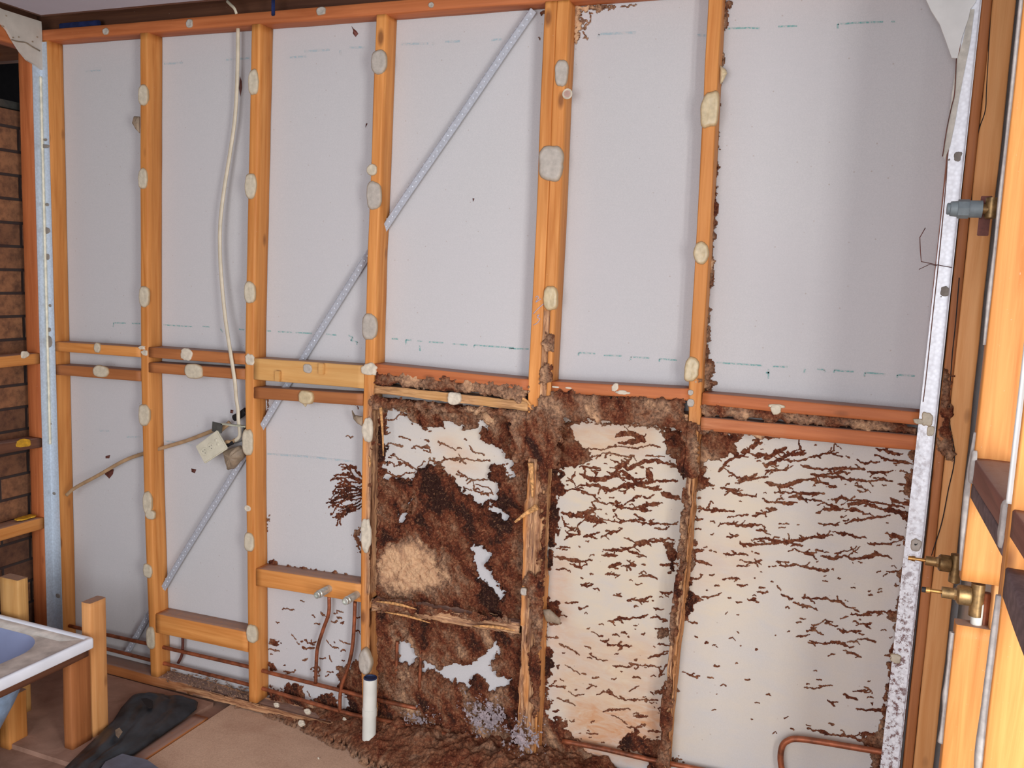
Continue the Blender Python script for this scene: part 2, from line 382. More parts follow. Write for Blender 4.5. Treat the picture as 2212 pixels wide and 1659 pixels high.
# ------------------------------------------------------------------ setting: sheet wall at the back, floor, ceiling, outer walls
class Px:
    """a painted map in the photo's frame, read back per surface point"""
    def __init__(s, k=2): s.k = k; s.W, s.H = 2212 // k, 1660 // k; s.a = np.zeros((s.H, s.W), np.float32); s.t = np.full((s.H, s.W), .4, np.float32)
    def poly(s, pts, val=1, tone=None):
        p = np.array(pts, float) / s.k; x0, y0 = np.floor(p.min(0)).astype(int); x1, y1 = np.ceil(p.max(0)).astype(int)
        x0, y0 = max(0, x0), max(0, y0); x1, y1 = min(s.W, x1 + 1), min(s.H, y1 + 1)
        if x1 <= x0 or y1 <= y0: return
        X, Y = np.meshgrid(np.arange(x0, x1) + .25, np.arange(y0, y1) + .25); ins = np.zeros(X.shape, bool)
        for i in range(len(p)):
            (ax, ay), (bx, by) = p[i], p[i - 1]
            if ay == by: continue
            ins ^= ((ay > Y) != (by > Y)) & (X < (bx - ax) * (Y - ay) / (by - ay) + ax)
        s.a[y0:y1, x0:x1][ins] = val
        if tone is not None: s.t[y0:y1, x0:x1][ins] = tone
    def blur(s, r):
        for _ in range(2):
            for ax in (0, 1):
                c = np.cumsum(np.pad(s.a, [(r + 1, r) if k == ax else (0, 0) for k in (0, 1)], mode='edge'), axis=ax)
                s.a = ((c[2 * r + 1:] - c[:-2 * r - 1]) if ax == 0 else (c[:, 2 * r + 1:] - c[:, :-2 * r - 1])) / (2 * r + 1)
    def blurt(s, r):
        a = s.a; s.a = s.t; s.blur(r); s.t = s.a; s.a = a
    def line(s, pts, wd, tone=.3, taper=True):
        """wd: half width in photo pixels; keeps the strongest value (1 at the centre line, 0 at the edge)"""
        p = [np.array(q, float) / s.k for q in pts]; wd = max(wd / s.k, .35)
        L = [0]
        for a, b in zip(p, p[1:]): L.append(L[-1] + np.linalg.norm(b - a))
        sd = int(p[0][0] * 7 + p[0][1] * 13) % 9999
        for i, (a, b) in enumerate(zip(p, p[1:])):
            x0 = int(max(0, min(a[0], b[0]) - wd * 2 - 2)); x1 = int(min(s.W, max(a[0], b[0]) + wd * 2 + 3))
            y0 = int(max(0, min(a[1], b[1]) - wd * 2 - 2)); y1 = int(min(s.H, max(a[1], b[1]) + wd * 2 + 3))
            if x1 <= x0 or y1 <= y0: continue
            X, Y = np.meshgrid(np.arange(x0, x1), np.arange(y0, y1)); d = b - a; n2 = d @ d + 1e-9
            tt = np.clip(((X - a[0]) * d[0] + (Y - a[1]) * d[1]) / n2, 0, 1)
            dist = np.hypot(X - a[0] - tt * d[0], Y - a[1] - tt * d[1]); g = (L[i] + tt * math.sqrt(n2)) / (L[-1] + 1e-9)
            ww = wd * (.45 + .95 * vn(g * L[-1] / (10 / s.k) + sd, 0 * g, sd))
            if taper: ww = ww * np.clip(np.minimum(g, 1 - g) * 5 + .3, 0, 1)
            val = 1 - dist / np.maximum(ww, 1.15 / s.k) * .6
            sub = s.a[y0:y1, x0:x1]; m = val > sub; sub[m] = val[m]; s.t[y0:y1, x0:x1][m & (val > .3)] = tone
    def get(s, x, y, tone=False):
        a = s.t if tone else s.a; x = np.clip(x / s.k, 0, s.W - 1.01); y = np.clip(y / s.k, 0, s.H - 1.01)
        ix = x.astype(int); iy = y.astype(int); fx = x - ix; fy = y - iy
        return (a[iy, ix] * (1 - fx) + a[iy, ix + 1] * fx) * (1 - fy) + (a[iy + 1, ix] * (1 - fx) + a[iy + 1, ix + 1] * fx) * fy
def Z(ox, oy, pts, k=3.95): return [(ox + a / k, oy + b / k) for a, b in pts]

# stains on the sheet
ST = Px()
ST.poly([(1195, 900), (1460, 905), (1445, 1645), (1175, 1600)], .85)
ST.poly([(1480, 930), (1700, 950), (1650, 1300), (1480, 1420)], .7)
ST.poly([(1700, 950), (1990, 975), (1930, 1400), (1650, 1350)], .45)
ST.poly([(1480, 1420), (1650, 1300), (1930, 1400), (1905, 1655), (1440, 1655)], .42)
ST.poly([(830, 900), (1100, 900), (1110, 1080), (960, 1060), (830, 1030)], .4)
ST.poly([(920, 915), (1060, 930), (1060, 1060), (960, 1030)], .75)
ST.blur(18)
RS = Px()
RS.poly([(1230, 1520), (1440, 1520), (1430, 1650), (1230, 1640)], .9)
RS.poly([(1200, 1350), (1430, 1380), (1430, 1530), (1190, 1520)], .38)
RS.poly([(1215, 905), (1420, 910), (1400, 985), (1230, 985)], .45)
RS.poly([(1190, 1200), (1230, 1200), (1230, 1400), (1185, 1400)], .5)
RS.poly([(1500, 1170), (1640, 1170), (1640, 1250), (1500, 1280)], .2)
RS.line([(948, 945), (1000, 985), (1030, 1010)], 7, taper=False); RS.line([(1000, 970), (978, 1030)], 5); RS.line([(975, 1000), (960, 1035)], 5)
RS.blur(7)
xs = np.arange(-.12, 3.14, .0125); zs = np.arange(FZ, 2.405, .0125)
GX, GZ = np.meshgrid(xs, zs); P3 = np.stack([GX, np.full(GX.shape, D), GZ], -1); px, py = projA(P3)
ok = (px > 0) & (px < 2211) & (py > 0) & (py < 1658)
cream = np.where(ok, ST.get(px, py), 0).ravel(); rust = np.where(ok, RS.get(px, py), 0).ravel()
nx, nz = len(xs), len(zs)
bul = (fbm(GX * 1.6, GZ * 1.6, 3, 2) - .5) * .004
V = np.stack([GX, D + .0006 + bul * 0, GZ], -1).reshape(-1, 3)
F = [(j * nx + i, j * nx + i + 1, (j + 1) * nx + i + 1, (j + 1) * nx + i) for j in range(nz - 1) for i in range(nx - 1)]
wall = struct(mk('wall_back', V, F, SHEET, None, True, {'cream': cream, 'rust': rust}), 'pale grey fibre sheet lining seen between the studs')
so = wall.modifiers.new('thick', 'SOLIDIFY'); so.thickness = .01; so.offset = -1 if False else 1
so.offset = -1

# faint printed marks on the sheet
def marks(segs, mat, name, th):
    V = []; F = []
    for a, b in segs:
        A = BF(*a, D); Bq = BF(*b, D); d = Bq - A; n = np.array([-d[2], 0, d[0]]); n = n / (np.linalg.norm(n) + 1e-9) * th / 2
        k = len(V); y = np.array([0, D - .0004 - A[1], 0])
        V += [A - n + y, Bq - n + y, Bq + n + y, A + n + y]; F.append((k, k + 1, k + 2, k + 3))
    return mk(name, V, F, mat, wall, False)
seg = []
def L5(ox, oy, *ps):
    q = Z(ox, oy, ps); seg.extend(zip(q, q[1:]))
L5(0, 410, (965, 1170), (970, 1135), (1075, 1138)); L5(0, 410, (1125, 1140), (1195, 1142)); L5(0, 410, (1395, 1152), (1500, 1160), (1640, 1168)); L5(0, 410, (1730, 1165), (1790, 1170)); L5(0, 410, (1880, 1185), (1900, 1215)); L5(0, 410, (2040, 1188), (2085, 1195))
L5(550, 410, (105, 1203), (140, 1206)); L5(550, 410, (200, 1210), (320, 1218)); L5(550, 410, (350, 1218), (490, 1226)); L5(550, 410, (610, 1232), (700, 1240)); L5(550, 410, (800, 1240), (840, 1262), (820, 1285), (880, 1300), (870, 1320))
L5(550, 410, (1170, 1270), (1225, 1274)); L5(550, 410, (1290, 1320), (1292, 1280), (1340, 1284)); L5(550, 410, (1390, 1290), (1430, 1296)); L5(550, 410, (1485, 1298), (1610, 1306)); L5(550, 410, (1690, 1315), (1815, 1325)); L5(550, 410, (1870, 1345), (1875, 1325), (2212, 1350)); L5(550, 410, (1408, 1330), (1412, 1375))
L5(1100, 410, (0, 1355), (165, 1358)); L5(1100, 410, (590, 1415), (592, 1390), (735, 1398)); L5(1100, 410, (805, 1412), (960, 1418)); L5(1100, 410, (1035, 1450), (1038, 1425), (1195, 1436)); L5(1100, 410, (1280, 1465), (1282, 1442), (1430, 1455))
L5(1100, 410, (1770, 1475), (2160, 1500)); L5(1652, 410, (70, 1507), (195, 1512)); L5(1652, 410, (10, 1560), (40, 1560)); L5(1652, 410, (30, 1530), (32, 1610)); L5(1652, 410, (338, 1560), (342, 1528)); L5(1652, 410, (445, 1530), (510, 1536), (512, 1560)); L5(1652, 410, (590, 1560), (595, 1536), (640, 1545), (760, 1552)); L5(1652, 410, (850, 1590), (856, 1560), (1030, 1575)); L5(1652, 410, (1128, 1605), (1130, 1580), (1280, 1588))
L5(1100, 0, (1840, 245), (2030, 238), (2140, 242)); L5(1652, 0, (115, 228), (280, 220)); L5(1652, 0, (622, 245), (624, 205), (860, 192), (1010, 186)); L5(1652, 0, (1080, 186), (1110, 184))
marks(seg, INK, 'stamp_marks', .0042)
seg = []
L5(550, 0, (425, 440), (640, 425)); L5(550, 0, (810, 408), (940, 403)); L5(550, 0, (300, 490), (440, 484)); L5(550, 0, (730, 430), (735, 470)); L5(550, 0, (1250, 378), (1480, 372)); L5(550, 0, (1520, 360), (1525, 385)); L5(550, 0, (1625, 358), (1750, 352)); L5(550, 0, (2020, 343), (2110, 335))
L5(1100, 0, (760, 330), (762, 292), (1080, 278)); L5(1100, 0, (1600, 300), (1690, 305)); L5(0, 0, (1400, 545), (1560, 535)); L5(0, 0, (730, 610), (860, 600)); L5(0, 0, (1930, 510), (2130, 495)); L5(0, 820, (850, 435), (930, 440)); L5(0, 820, (1080, 490), (1200, 490)); L5(0, 820, (1390, 520), (1640, 560)); L5(550, 820, (110, 635), (420, 655), (840, 700))
marks(seg, INKF, 'faint_stamp_marks', .006)

def fleck(pts, Y=None, parent=None):
    V = [BF(x, y, D - .0006) for x, y in pts]; c = sum(V) / len(V) + np.array([0, -.004, 0]); k = len(V)
    mk('dirt_fleck', V + [c], [(i, (i + 1) % k, k) for i in range(k)], COPPERD, wall, False)
for f_ in ([(759, 56), (764, 62), (770, 67), (774, 73), (768, 80), (762, 72), (763, 66)], [(518, 165), (522, 175), (523, 190), (519, 209), (516, 190)], [(791, 266), (794, 267), (789, 276)], [(236, 1012), (246, 1014), (244, 1024), (236, 1034), (226, 1024)],
           [(890, 1075 + 10), (894, 1088), (889, 1090)], [(1021, 428), (1025, 429), (1022, 436)], [(228, 985), (238, 983), (236, 990), (228, 990)], [(413, 1012), (424, 1014), (421, 1022), (414, 1020)], [(498, 885), (504, 886), (503, 893), (497, 892)]): fleck(f_)
# floor: old dark boards at the left, a newer pale particle board sheet from the wall towards the camera
struct(mbox('floor', (-.3, 3.15, -3.6, .09, FZ - .06, FZ - .016), OLDF, None, 0), 'old dark brown floor boards')
V, F = box(.0, .765, -.5, -.002, FZ - .016, FZ)
struct(mk('floor_strip', V, F, OLDF, None, False), 'dusty brown floor panel along the wall under the bath')
struct(mbox('floor_sheet', (.83, 3.15, -3.6, .06, FZ - .0155, FZ - .0003), PBOARD, None, 0), 'pale tan particle board flooring sheet')
tag(timber('floor_batten', [(.768, -3.2, FZ - .012), (.768, -.10, FZ - .012)], (1, 0, 0), (0, 0, 1), .058, .016, PINE['wy']), 'flat orange brown floor batten beside the pale flooring sheet', 'batten')
# ceiling lining with its timber edge
cz = 2.412
struct(mbox('ceiling', (.145, 3.1, -4.6, -.118, cz, cz + .012), CEIL, None, 0), 'painted ceiling sheet stopping short of the wall')
tr = timber('trim_1', [(.125, -.118, cz + .001), (3.05, -.118, cz + .001)], (0, 1, 0), (0, 0, 1), .022, .02, PINE['dx']); struct(tr, 'brown edge batten along the ceiling sheet')
tr = timber('trim_2', [(.125, -3.0, cz + .001), (.125, -.118, cz + .001)], (1, 0, 0), (0, 0, 1), .02, .02, PINE['dy']); struct(tr, 'brown edge batten along the left side of the ceiling')
struct(mbox('roof_void_panel', (-2.2, 3.4, -4.6, .6, 2.78, 2.8), DARK, None, 0), 'near black panel standing in for the shaded roof void above the ceiling')  # panel coloured as the shade above the ceiling
struct(mbox('void_panel', (-.75, -.68, -4.6, .5, 1.9, 2.8), DARK, None, 0), 'near black panel standing in for the unlit void beyond the brick veneer')  # panel added so the gap beyond the bricks stays dark
struct(mbox('gable_board', (-.8, 3.4, .16, .2, 2.35, 2.8), PINE['dx'], None, 0), 'dark boarding behind the top plate')
# brick veneer outside the left frame
zb = float(B(20, 236, 0, -.12)[2])
struct(mbox('wall_left', (-.235, -.12, -2.4, .3, -.3, zb), BRICK, None, .002), 'brown brick veneer beyond the open left frame')
tr = mbox('trim_3', (-.16, -.115, -2.4, .2, zb + .004, zb + .03), GALVD); struct(tr, 'flashing on top of the brick veneer')
# lining on the far side of the right frame and beyond
struct(mbox('wall_right', (3.105, 3.13, -.60, .1, FZ - .02, 2.5), PLB, None, 0), 'plasterboard lining behind the right frame')

# ------------------------------------------------------------------ back wall framing
def edge(pts):
    q = sorted([(BF(x, y)[2], BF(x, y)[0]) for x, y in pts]); return q
def xat(e, z):
    zz = [a for a, b in e]; xx = [b for a, b in e]
    if z > zz[-1]: return xx[-1] + (xx[-1] - xx[-2]) / (zz[-1] - zz[-2]) * (z - zz[-1])
    if z < zz[0]: return xx[0] + (xx[1] - xx[0]) / (zz[1] - zz[0]) * (z - zz[0]) * .5
    return float(np.interp(z, zz, xx))
ZT, ZB = 2.365, .078
EDG = {
 1: edge([(302.5, 73), (302.5, 410), (304, 800), (310, 1040), (316.5, 1239), (325, 1460)]),
 2: edge([(543, 57), (534, 500), (530, 700), (529, 820), (531.6, 1100), (534, 1239), (537, 1500)]),
 3: edge([(812, 45), (806, 200), (800.6, 380), (793, 550), (788, 780), (783, 900), (781, 1050), (779, 1200), (779, 1390), (783, 1560)]),
 4: edge([(1176, 25), (1168, 200), (1161, 400), (1152, 600), (1142, 800), (1138, 936), (1133, 1030), (1128, 1111), (1126, 1240), (1120, 1391), (1115, 1555)]),
 5: edge([(1530, 5), (1521.5, 160), (1510, 400), (1499, 600), (1488.6, 780), (1486, 900), (1478, 1010), (1470, 1110), (1460, 1239), (1445, 1360), (1436, 1440), (1425, 1560), (1418, 1650)]),
}
def stud(e, mat, width=.035, off=0.0, **k):
    zs_ = np.linspace(ZB, ZT, 60)
    return timber('wall_stud', [(xat(e, z) + off, 0, z) for z in zs_], (1, 0, 0), (0, 1, 0), width, D, mat, **k)
st0 = timber('wall_stud', [(.0, 0, ZB), (.0, 0, ZT)], (1, 0, 0), (0, 1, 0), .036, D, PINE['oz'])
tag(st0, 'orange pine stud in the left corner, just right of the left galvanised corner angle', 'stud')
st1 = tag(stud(EDG[1], PINE['oz']), 'orange pine stud with five oval glue dabs, first full stud right of the left corner', 'stud')
st2 = tag(stud(EDG[2], PINE['oz']), 'orange pine stud beside the hanging power outlet and the white cable', 'stud')
def eat3(p, a):
    z = p[2]; return np.clip((1.27 - z) * 8, 0, 1) * np.clip((a - .38) * 6, 0, 1) * (1 if z > .55 else .45)
st3 = tag(stud(EDG[3], PINE['oz'], step=.012, eat=eat3, nu=6), 'orange pine stud standing above the white upright waste pipe, eaten along its lower right edge', 'stud')
def eat4(p, a):
    z = p[2]; n = float(vn(z * 9, a * 3, 91)); return np.clip((1.23 - z) * 6, 0, 1) * np.clip(.2 + n * 1.6 + (0 if z < .95 else -.1), 0, 1) * (1 if a > .3 or z > .9 or z < .55 else .25)
st4 = tag(stud(EDG[4], PINE['oz'], .0352, step=.008, eat=eat4, nu=8, edepth=.02, keep=1), 'left half of the double stud, bearing chalked figures, splintered below the middle noggins', 'stud')
def eat4b(p, a):
    z = p[2]; m = np.clip((1.24 - z) * 6, 0, 1); up = (1 if (z < 1.51 and a < .55) else 0) * .9
    return np.clip(max(m * (.75 if a < .75 or z > .7 else .3), up), 0, 1)
st4b = tag(stud(EDG[4], PINE['oz'], .036, off=.0355, step=.008, eat=eat4b, nu=8, edepth=.024, keep=-1), 'right half of the double stud, its lower face grooved and eaten to bare fibres', 'stud')
def eat5(p, a): return np.clip((1.27 - p[2]) * 6, 0, 1) * (.95 if (a < .8) else .5)
st5 = tag(stud(EDG[5], PINE['oz'], step=.008, eat=eat5, nu=8, edepth=.026), 'single stud right of the double stud, orange above and eaten ragged below', 'stud')
st6 = tag(timber('wall_stud', [(2.967, .001, ZB), (2.972, .001, ZT)], (1, 0, 0), (0, 1, 0), .035, D - .001, PINE['rz']), 'right end stud of the back wall, hidden behind the rusted galvanised angle', 'stud')

tp = tag(timber('top_plate', [(-.0, -.001, ZT), (3.07, -.001, ZT)], (0, 1, 0), (0, 0, 1), D, .037, PINE['rx']), 'long red brown top plate running over all the studs', 'plate')
def eatbp(p, a): return np.clip((p[0] - .45) * 3, 0, .8)
bp = tag(timber('bottom_plate', [(.0, .0, FZ), (2.967, .0, FZ)], (0, 1, 0), (0, 0, 1), D, ZB - FZ, PINE['wx'], step=.012, eat=eatbp, nu=4, edepth=.012), 'bottom plate along the floor, splintered right of the first full stud', 'plate')
tag(timber('roof_beam', [(-.1, .075, 2.425), (3.07, .075, 2.425)], (0, 1, 0), (0, 0, 1), .045, .12, PINE['dx']), 'dark brown roof timber above the top plate', 'beam')
tag(mbox('sarking_scrap', (.05, .24, .035, .05, 2.405, 2.432), SARK, None, .004), 'scrap of dark blue sarking foil above the top plate at the left corner', 'sarking')
tag(mbox('blue_bracket', (1.005, -.004, -.012 + .0, .004, 2.404, 2.43) if False else (1.00, 1.013, -.006, -.001, 2.385, 2.45), SARK, None, .002), 'small dark blue strap on the top edge of the top plate', 'strap')

def noggin(xl, xr, pL, pR, h, mat, label, **k):
    zl = BF(*pL)[2]; xlp = BF(*pL)[0]; zr = BF(*pR)[2]; xrp = BF(*pR)[0]
    f = lambda x: zl + (zr - zl) * (x - xlp) / (xrp - xlp)
    Y0 = k.pop('Y0', .0); dd = k.pop('dd', D)
    return tag(timber('noggin', [(xl, Y0, f(xl) - h), (xr, Y0, f(xr) - h)], (0, 1, 0), (0, 0, 1), dd - Y0, h, mat, **k), label, 'noggin')
X1 = lambda z: xat(EDG[1], z); X2 = lambda z: xat(EDG[2], z); X3 = lambda z: xat(EDG[3], z); X4 = lambda z: xat(EDG[4], z); X5 = lambda z: xat(EDG[5], z)
n1u = noggin(.037, X1(1.28), (149, 740), (302, 750), .036, PINE['ox'], 'upper of two thin noggins between the left corner stud and the first full stud')
n1l = noggin(.037, X1(1.2), (149, 790), (302, 801), .038, PINE['wx'], 'lower of two thin noggins between the left corner stud and the first full stud')
n2u = noggin(X1(1.28) + .036, X2(1.28), (354, 752), (529, 764), .037, PINE['wx'], 'upper of two brown noggins crossed by the white cable')
n2l = noggin(X1(1.2) + .036, X2(1.2), (349, 785), (529, 797), .036, PINE['wx'], 'lower of two brown noggins crossed by the white cable')
n3u = noggin(X2(1.25) + .036, X3(1.25), (555, 774), (788, 790), .073, PINE['px'], 'wide pale yellow noggin with small wooden chips')
n3l = noggin(X2(1.15) + .036, X3(1.15), (560, 837), (785, 851), .038, PINE['wx'], 'narrow brown noggin under the wide pale yellow noggin')
n4u = noggin(X3(1.25) + .036, X4(1.25), (841, 789), (1142, 820), .033, PINE['rx'], 'clean red brown upper noggin between the waste pipe stud and the double stud')
e4 = lambda p, a: .25 + .6 * float(vn(p[0] * 14, a * 3, 5))
n4l = noggin(X3(1.2) + .036, X4(1.2), (830, 832), (1133, 865), .033, PINE['px'], 'pale chewed lower noggin between the waste pipe stud and the double stud', eat=e4, step=.01, nv=6)
n5u = noggin(X4(1.25) + .072, X5(1.25), (1196, 824), (1480, 839), .034, PINE['rx'], 'red orange noggin right of the double stud, splashed with white')
n5l = noggin(X4(1.2) + .072, X5(1.15), (1196, 874), (1480, 892), .034, PINE['wx'], 'mud coated noggin right of the double stud', eat=lambda p, a: .9, step=.01)
n6u = noggin(X5(1.25) + .036, 2.967, (1518, 849), (1994, 891), .033, PINE['rx'], 'smooth orange upper noggin meeting the right galvanised angle')
n6l = noggin(X5(1.2) + .036, 2.967, (1518, 901), (1991, 942), .038, PINE['rx'], 'orange lower noggin meeting the right galvanised angle', eat=lambda p, a: .55 * float(vn(p[0] * 8, a * 3, 15)) if p[0] < 2.65 else 0, step=.012)
n2b = noggin(X1(.35) + .036, X2(.35), (347, 1328), (534, 1366), .073, PINE['ox'], 'wide dusty noggin low down, just above the two left copper pipes')
n3b = noggin(X2(.5) + .036, X3(.5), (578, 1232), (778, 1262), .062, PINE['ox'], 'low noggin carrying the two capped water outlets')
e4b = lambda p, a: 1.0
n4b = noggin(X3(.5) + .036, X4(.5), (812, 1294), (1130, 1346), .05, PINE['px'], 'broken splintered low noggin in the blackest mud patch', eat=e4b, step=.008, nv=8, edepth=.022)
# a few loose slivers left on the broken noggin and on the double stud
def sliver(a, b, w_, label, Y=-.012, cat='splinter', mat=None):
    A = BF(*a, Y); Bq = BF(*b, Y + random.uniform(-.01, .01))
    tag(tube('splinter', [A, (A + Bq) / 2 + np.array([0, .003, .003]), Bq], w_, mat or SPLINT, None, 7, .55, 5, lambda t: w_ * (.25 + 1.5 * t * (1 - t) * 2) if w_ < .006 else w_ * (1 - .65 * t)), label, cat)
sliver((1160, 1095), (1112, 1128), .010, 'pale broken splinter sticking out left from the double stud', -.03)
sliver((1146, 1000), (1150, 1075), .010, 'long pale sliver standing on the face of the double stud, below the mud', -.006)
sliver((812, 1299), (900, 1316), .005, 'pale splinter along the left end of the broken low noggin')
sliver((830, 1322), (930, 1346), .004, 'thin pale splinter under the left end of the broken low noggin')
sliver((1020, 1352), (1112, 1362), .005, 'pale splinter on the right end of the broken low noggin')
sliver((1128, 862), (1146, 876), .006, 'small pale stub at the crossing of the lower noggin and the double stud')
sliver((822, 880), (828, 985), .006, 'long bare sliver down the right side of the waste pipe stud, under the noggins', -.002)
sliver((796, 985), (799, 1010), .004, 'short bare sliver on the front of the waste pipe stud', -.002)

# chips on the pale noggin
for (a, b, w_, h_) in ((603, 812, 14, 26), (697, 796, 14, 24)):
    c = BF(a, b); o = mbox('chip', (c[0] - .010, c[0] + .010, -.012, .001, c[2] - .018, c[2] + .018), PINE['px'], n3u, .002)

# adhesive dabs (parts of the timber they stick to)
for q in ((310, 206, 21, 45), (309, 386, 20, 45), (312, 641, 22, 45), (312, 897, 24, 48), (319, 1085, 19, 50), (325, 1112, 22, 20), (320, 1233, 19, 30), (326, 1378, 20, 48)): dab(st1, *q)
for q in ((306, 751, 14, 8), (313, 762, 14, 12)): dab(st1, *q, mat=PLAST, th=.003, wob=.5)
for q in ((548, 177, 22, 54), (542, 402, 24, 56), (540, 632, 24, 48), (536, 955, 24, 56), (539, 1170, 22, 42), (545, 1369, 24, 40)): dab(st2, *q)
dab(st2, 540, 777, 20, 22, mat=PLAST, th=.004, wob=.4); dab(st2, 535, 1098, 13, 13, mat=PLAST, th=.003, pit=.8)
for q in ((819, 134, 34, 52), (808, 422, 32, 62), (799, 706, 32, 58)): dab(st3, *q, mat=ADHG)
dab(st3, 804, 367, 22, 25); dab(st3, 796, 797, 32, 24, mat=PLAST, th=.008, wob=.5)
dab(st3, 794, 928, 22, 52, mat=PLAST, th=.007, wob=.25); dab(st3, 791, 1157, 22, 74, mat=PLAST, th=.006, wob=.3)
dab(st3, 791, 1428, 28, 58, mat=ADHG, th=.014, Y=-.002, square=2)
dab(st4, 1191, 354, 56, 78, mat=ADHG, th=.008, wob=.2); dab(st4, 1132, 1277, 15, 17, mat=ADHG, th=.006)
dab(st4b, 1213, 158, 29, 56, mat=ADHG); dab(st4b, 1190, 645, 32, 52, mat=ADHC, th=.009)
c = BF(1226, 203); lathe('screw_plug', c, (0, -1, 0), [(0, .0145), (.003, .0145), (.004, .012), (.0025, .011), (.0025, .0)], PLAST, st4b)
lathe('screw_head', c + np.array([0, -.0026, 0]), (0, -1, 0), [(0, .0095), (.001, .0095), (.0012, .0)], CONC, st4b)
dab(st5, 1534, 236, 40, 82, mat=ADHC, th=.009, wob=.2); dab(st5, 1515, 547, 32, 50, mat=ADHC, th=.008, wob=.2)
dab(st5, 1494, 798, 32, 54, mat=ADHC, th=.008, wob=.2); dab(st5, 1492, 848, 12, 12, mat=ADHG, th=.003); dab(st5, 1492, 870, 16, 17, mat=ADHG, th=.003)
dab(n1u, 211, 751, 14, 22); dab(n1l, 218, 802, 34, 27); dab(n2u, 403, 766, 24, 26, mat=PLAST, th=.004, wob=.3); dab(n2l, 418, 802, 40, 32)
dab(n3u, 665, 796, 20, 20, mat=ADHG, th=.003); dab(n3l, 663, 858, 34, 30, mat=ADHC, th=.01); dab(n4l, 982, 860, 28, 28, mat=PLAST, th=.009, wob=.25)
dab(n5u, 1328, 838, 14, 18, mat=PLAST, th=.003, wob=.5); dab(n5u, 1345, 848, 34, 9, mat=PLAST, th=.003, wob=.5); dab(n5u, 1200, 836, 16, 4, mat=PLAST, th=.002); dab(n5u, 1228, 838, 14, 4, mat=PLAST, th=.002)
dab(n6u, 1676, 884, 26, 24, mat=ADH, th=.004, wob=.4); dab(n6u, 1676, 877, 38, 8, mat=ADH, th=.003, wob=.3)
for q in ((229, 68, 13, 15), (410, 51, 15, 20), (694, 24, 20, 18), (932, 11, 12, 12)): dab(tp, *q, Y=-.001, th=.004, mat=ADHG, pit=.5)
# plasterboard crumb lodged on the plate
# chalked figures on the left half of the double stud
CH = simple('chalk_blue', (176, 170, 190), .9)
def scribble(pts, nm='chalk_mark', parent=st4, r=.0011, mat=None, ox=1100, oy=410):
    tube(nm, [BF(*q, -.0008) for q in Z(ox, oy, pts)], r, mat or CH, parent, 6, .5, 4)
scribble([(225, 920), (240, 905), (248, 925), (225, 960), (270, 930)]); scribble([(205, 1060), (250, 1010), (300, 968)])
scribble([(235, 1075), (255, 1065), (240, 1090), (262, 1100), (240, 1135), (205, 1155)])

# galvanised corner angles
def angle(name, pL, pR, z0, z1, xr, xl0, xl1, side, label):
    """L section: one leg on the back wall frame, one on the side frame. side=-1: ridge at its left edge"""
    V = []; F = []; Rst = []
    n = 90
    for i in range(n + 1):
        z = z0 + (z1 - z0) * i / n; ridge = xr[0] + (xr[1] - xr[0]) * i / n; ex = xl0 + (xl1 - xl0) * i / n
        t = .0012; leg = .036
        prof = [(ex, 0.0), (ex, -t), ((ex + ridge) / 2, -t - .001), (ridge - side * .004, -t - .0015), (ridge - side * .0015, -.004), (ridge - side * t, -leg * .5), (ridge - side * t, -leg), (ridge, -leg), (ridge, 0.0)]
        for (x, y) in prof:
            V.append((x, y - .001, z))
            rs = 0
            if side > 0: rs = float(np.clip((1.02 - z) * 3, 0, 1)) * (.55 + .6 * np.clip((ridge - x) / .035 * .9, 0, 1)) + (.25 if z < 1.3 else 0)
            Rst.append(min(rs, 1))
    m = 9
    for i in range(n):
        for j in range(m):
            k = (j + 1) % m; F.append((i * m + j, i * m + k, (i + 1) * m + k, (i + 1) * m + j))
    F.append(tuple(range(m))); F.append(tuple(n * m + j for j in range(m))[::-1])
    if side > 0: F = [f[::-1] for f in F]
    o = mk(name, V, F, GALV if side > 0 else GALVL, None, True, {'rust': Rst}); md = o.modifiers.new('es', 'EDGE_SPLIT'); md.split_angle = math.radians(50)
    return tag(o, label, 'corner angle')
ang_r = angle('corner_angle', None, None, .2, 2.39, (2.997, 3.006), 2.953, 2.975, 1, 'bright galvanised corner angle on the right, rusted and mud spotted in its lower half')
ang_l = angle('corner_angle', None, None, .14, 2.36, (.0015, .0025), .043, .034, -1, 'galvanised corner angle on the left, with a cream sealant bead down its fold')
tube('sealant_bead', [(.0075, -.007, z) for z in np.linspace(.9, 2.24, 30)], .0042, simple('sealant_cream', (226, 220, 196), .5), ang_l, 8)
GH = simple('grey_putty', (134, 126, 118), .7)
for (x, y, w_, h_) in ((80, 301, 8, 6), (98, 302, 7, 6), (92, 316, 26, 8), (83, 442, 9, 7), (102, 442, 7, 7), (95, 498, 25, 15), (86, 555, 10, 13), (103, 555, 8, 13), (87, 659, 5, 6), (108, 660, 5, 6), (91, 713, 9, 10), (106, 712, 8, 9), (98, 738, 29, 28), (99, 914, 24, 7), (117, 1066, 6, 6), (106, 1128, 8, 7), (125, 1287, 9, 9)):
    dab(ang_l, x, y, w_, h_, mat=GH, th=.002 if w_ < 20 else .003, Y=-.0035 if x > 92 else -.006)
for (x, y, w_, h_, m_) in ((2069, 338, 17, 20, GH), (2050, 345, 4, 4, GH), (2041, 629, 20, 20, GH), (2033, 641, 3, 3, GH), (2003, 905, 26, 30, ADH), (1985, 910, 26, 12, ADH), (2010, 930, 16, 22, ADH), (1979, 1176, 24, 26, ADHG), (1935, 1422, 26, 20, ADH)):
    dab(ang_r, x, y, w_, h_, mat=m_, th=.0025 if m_ is GH else .004, Y=-.0035, wob=.3)
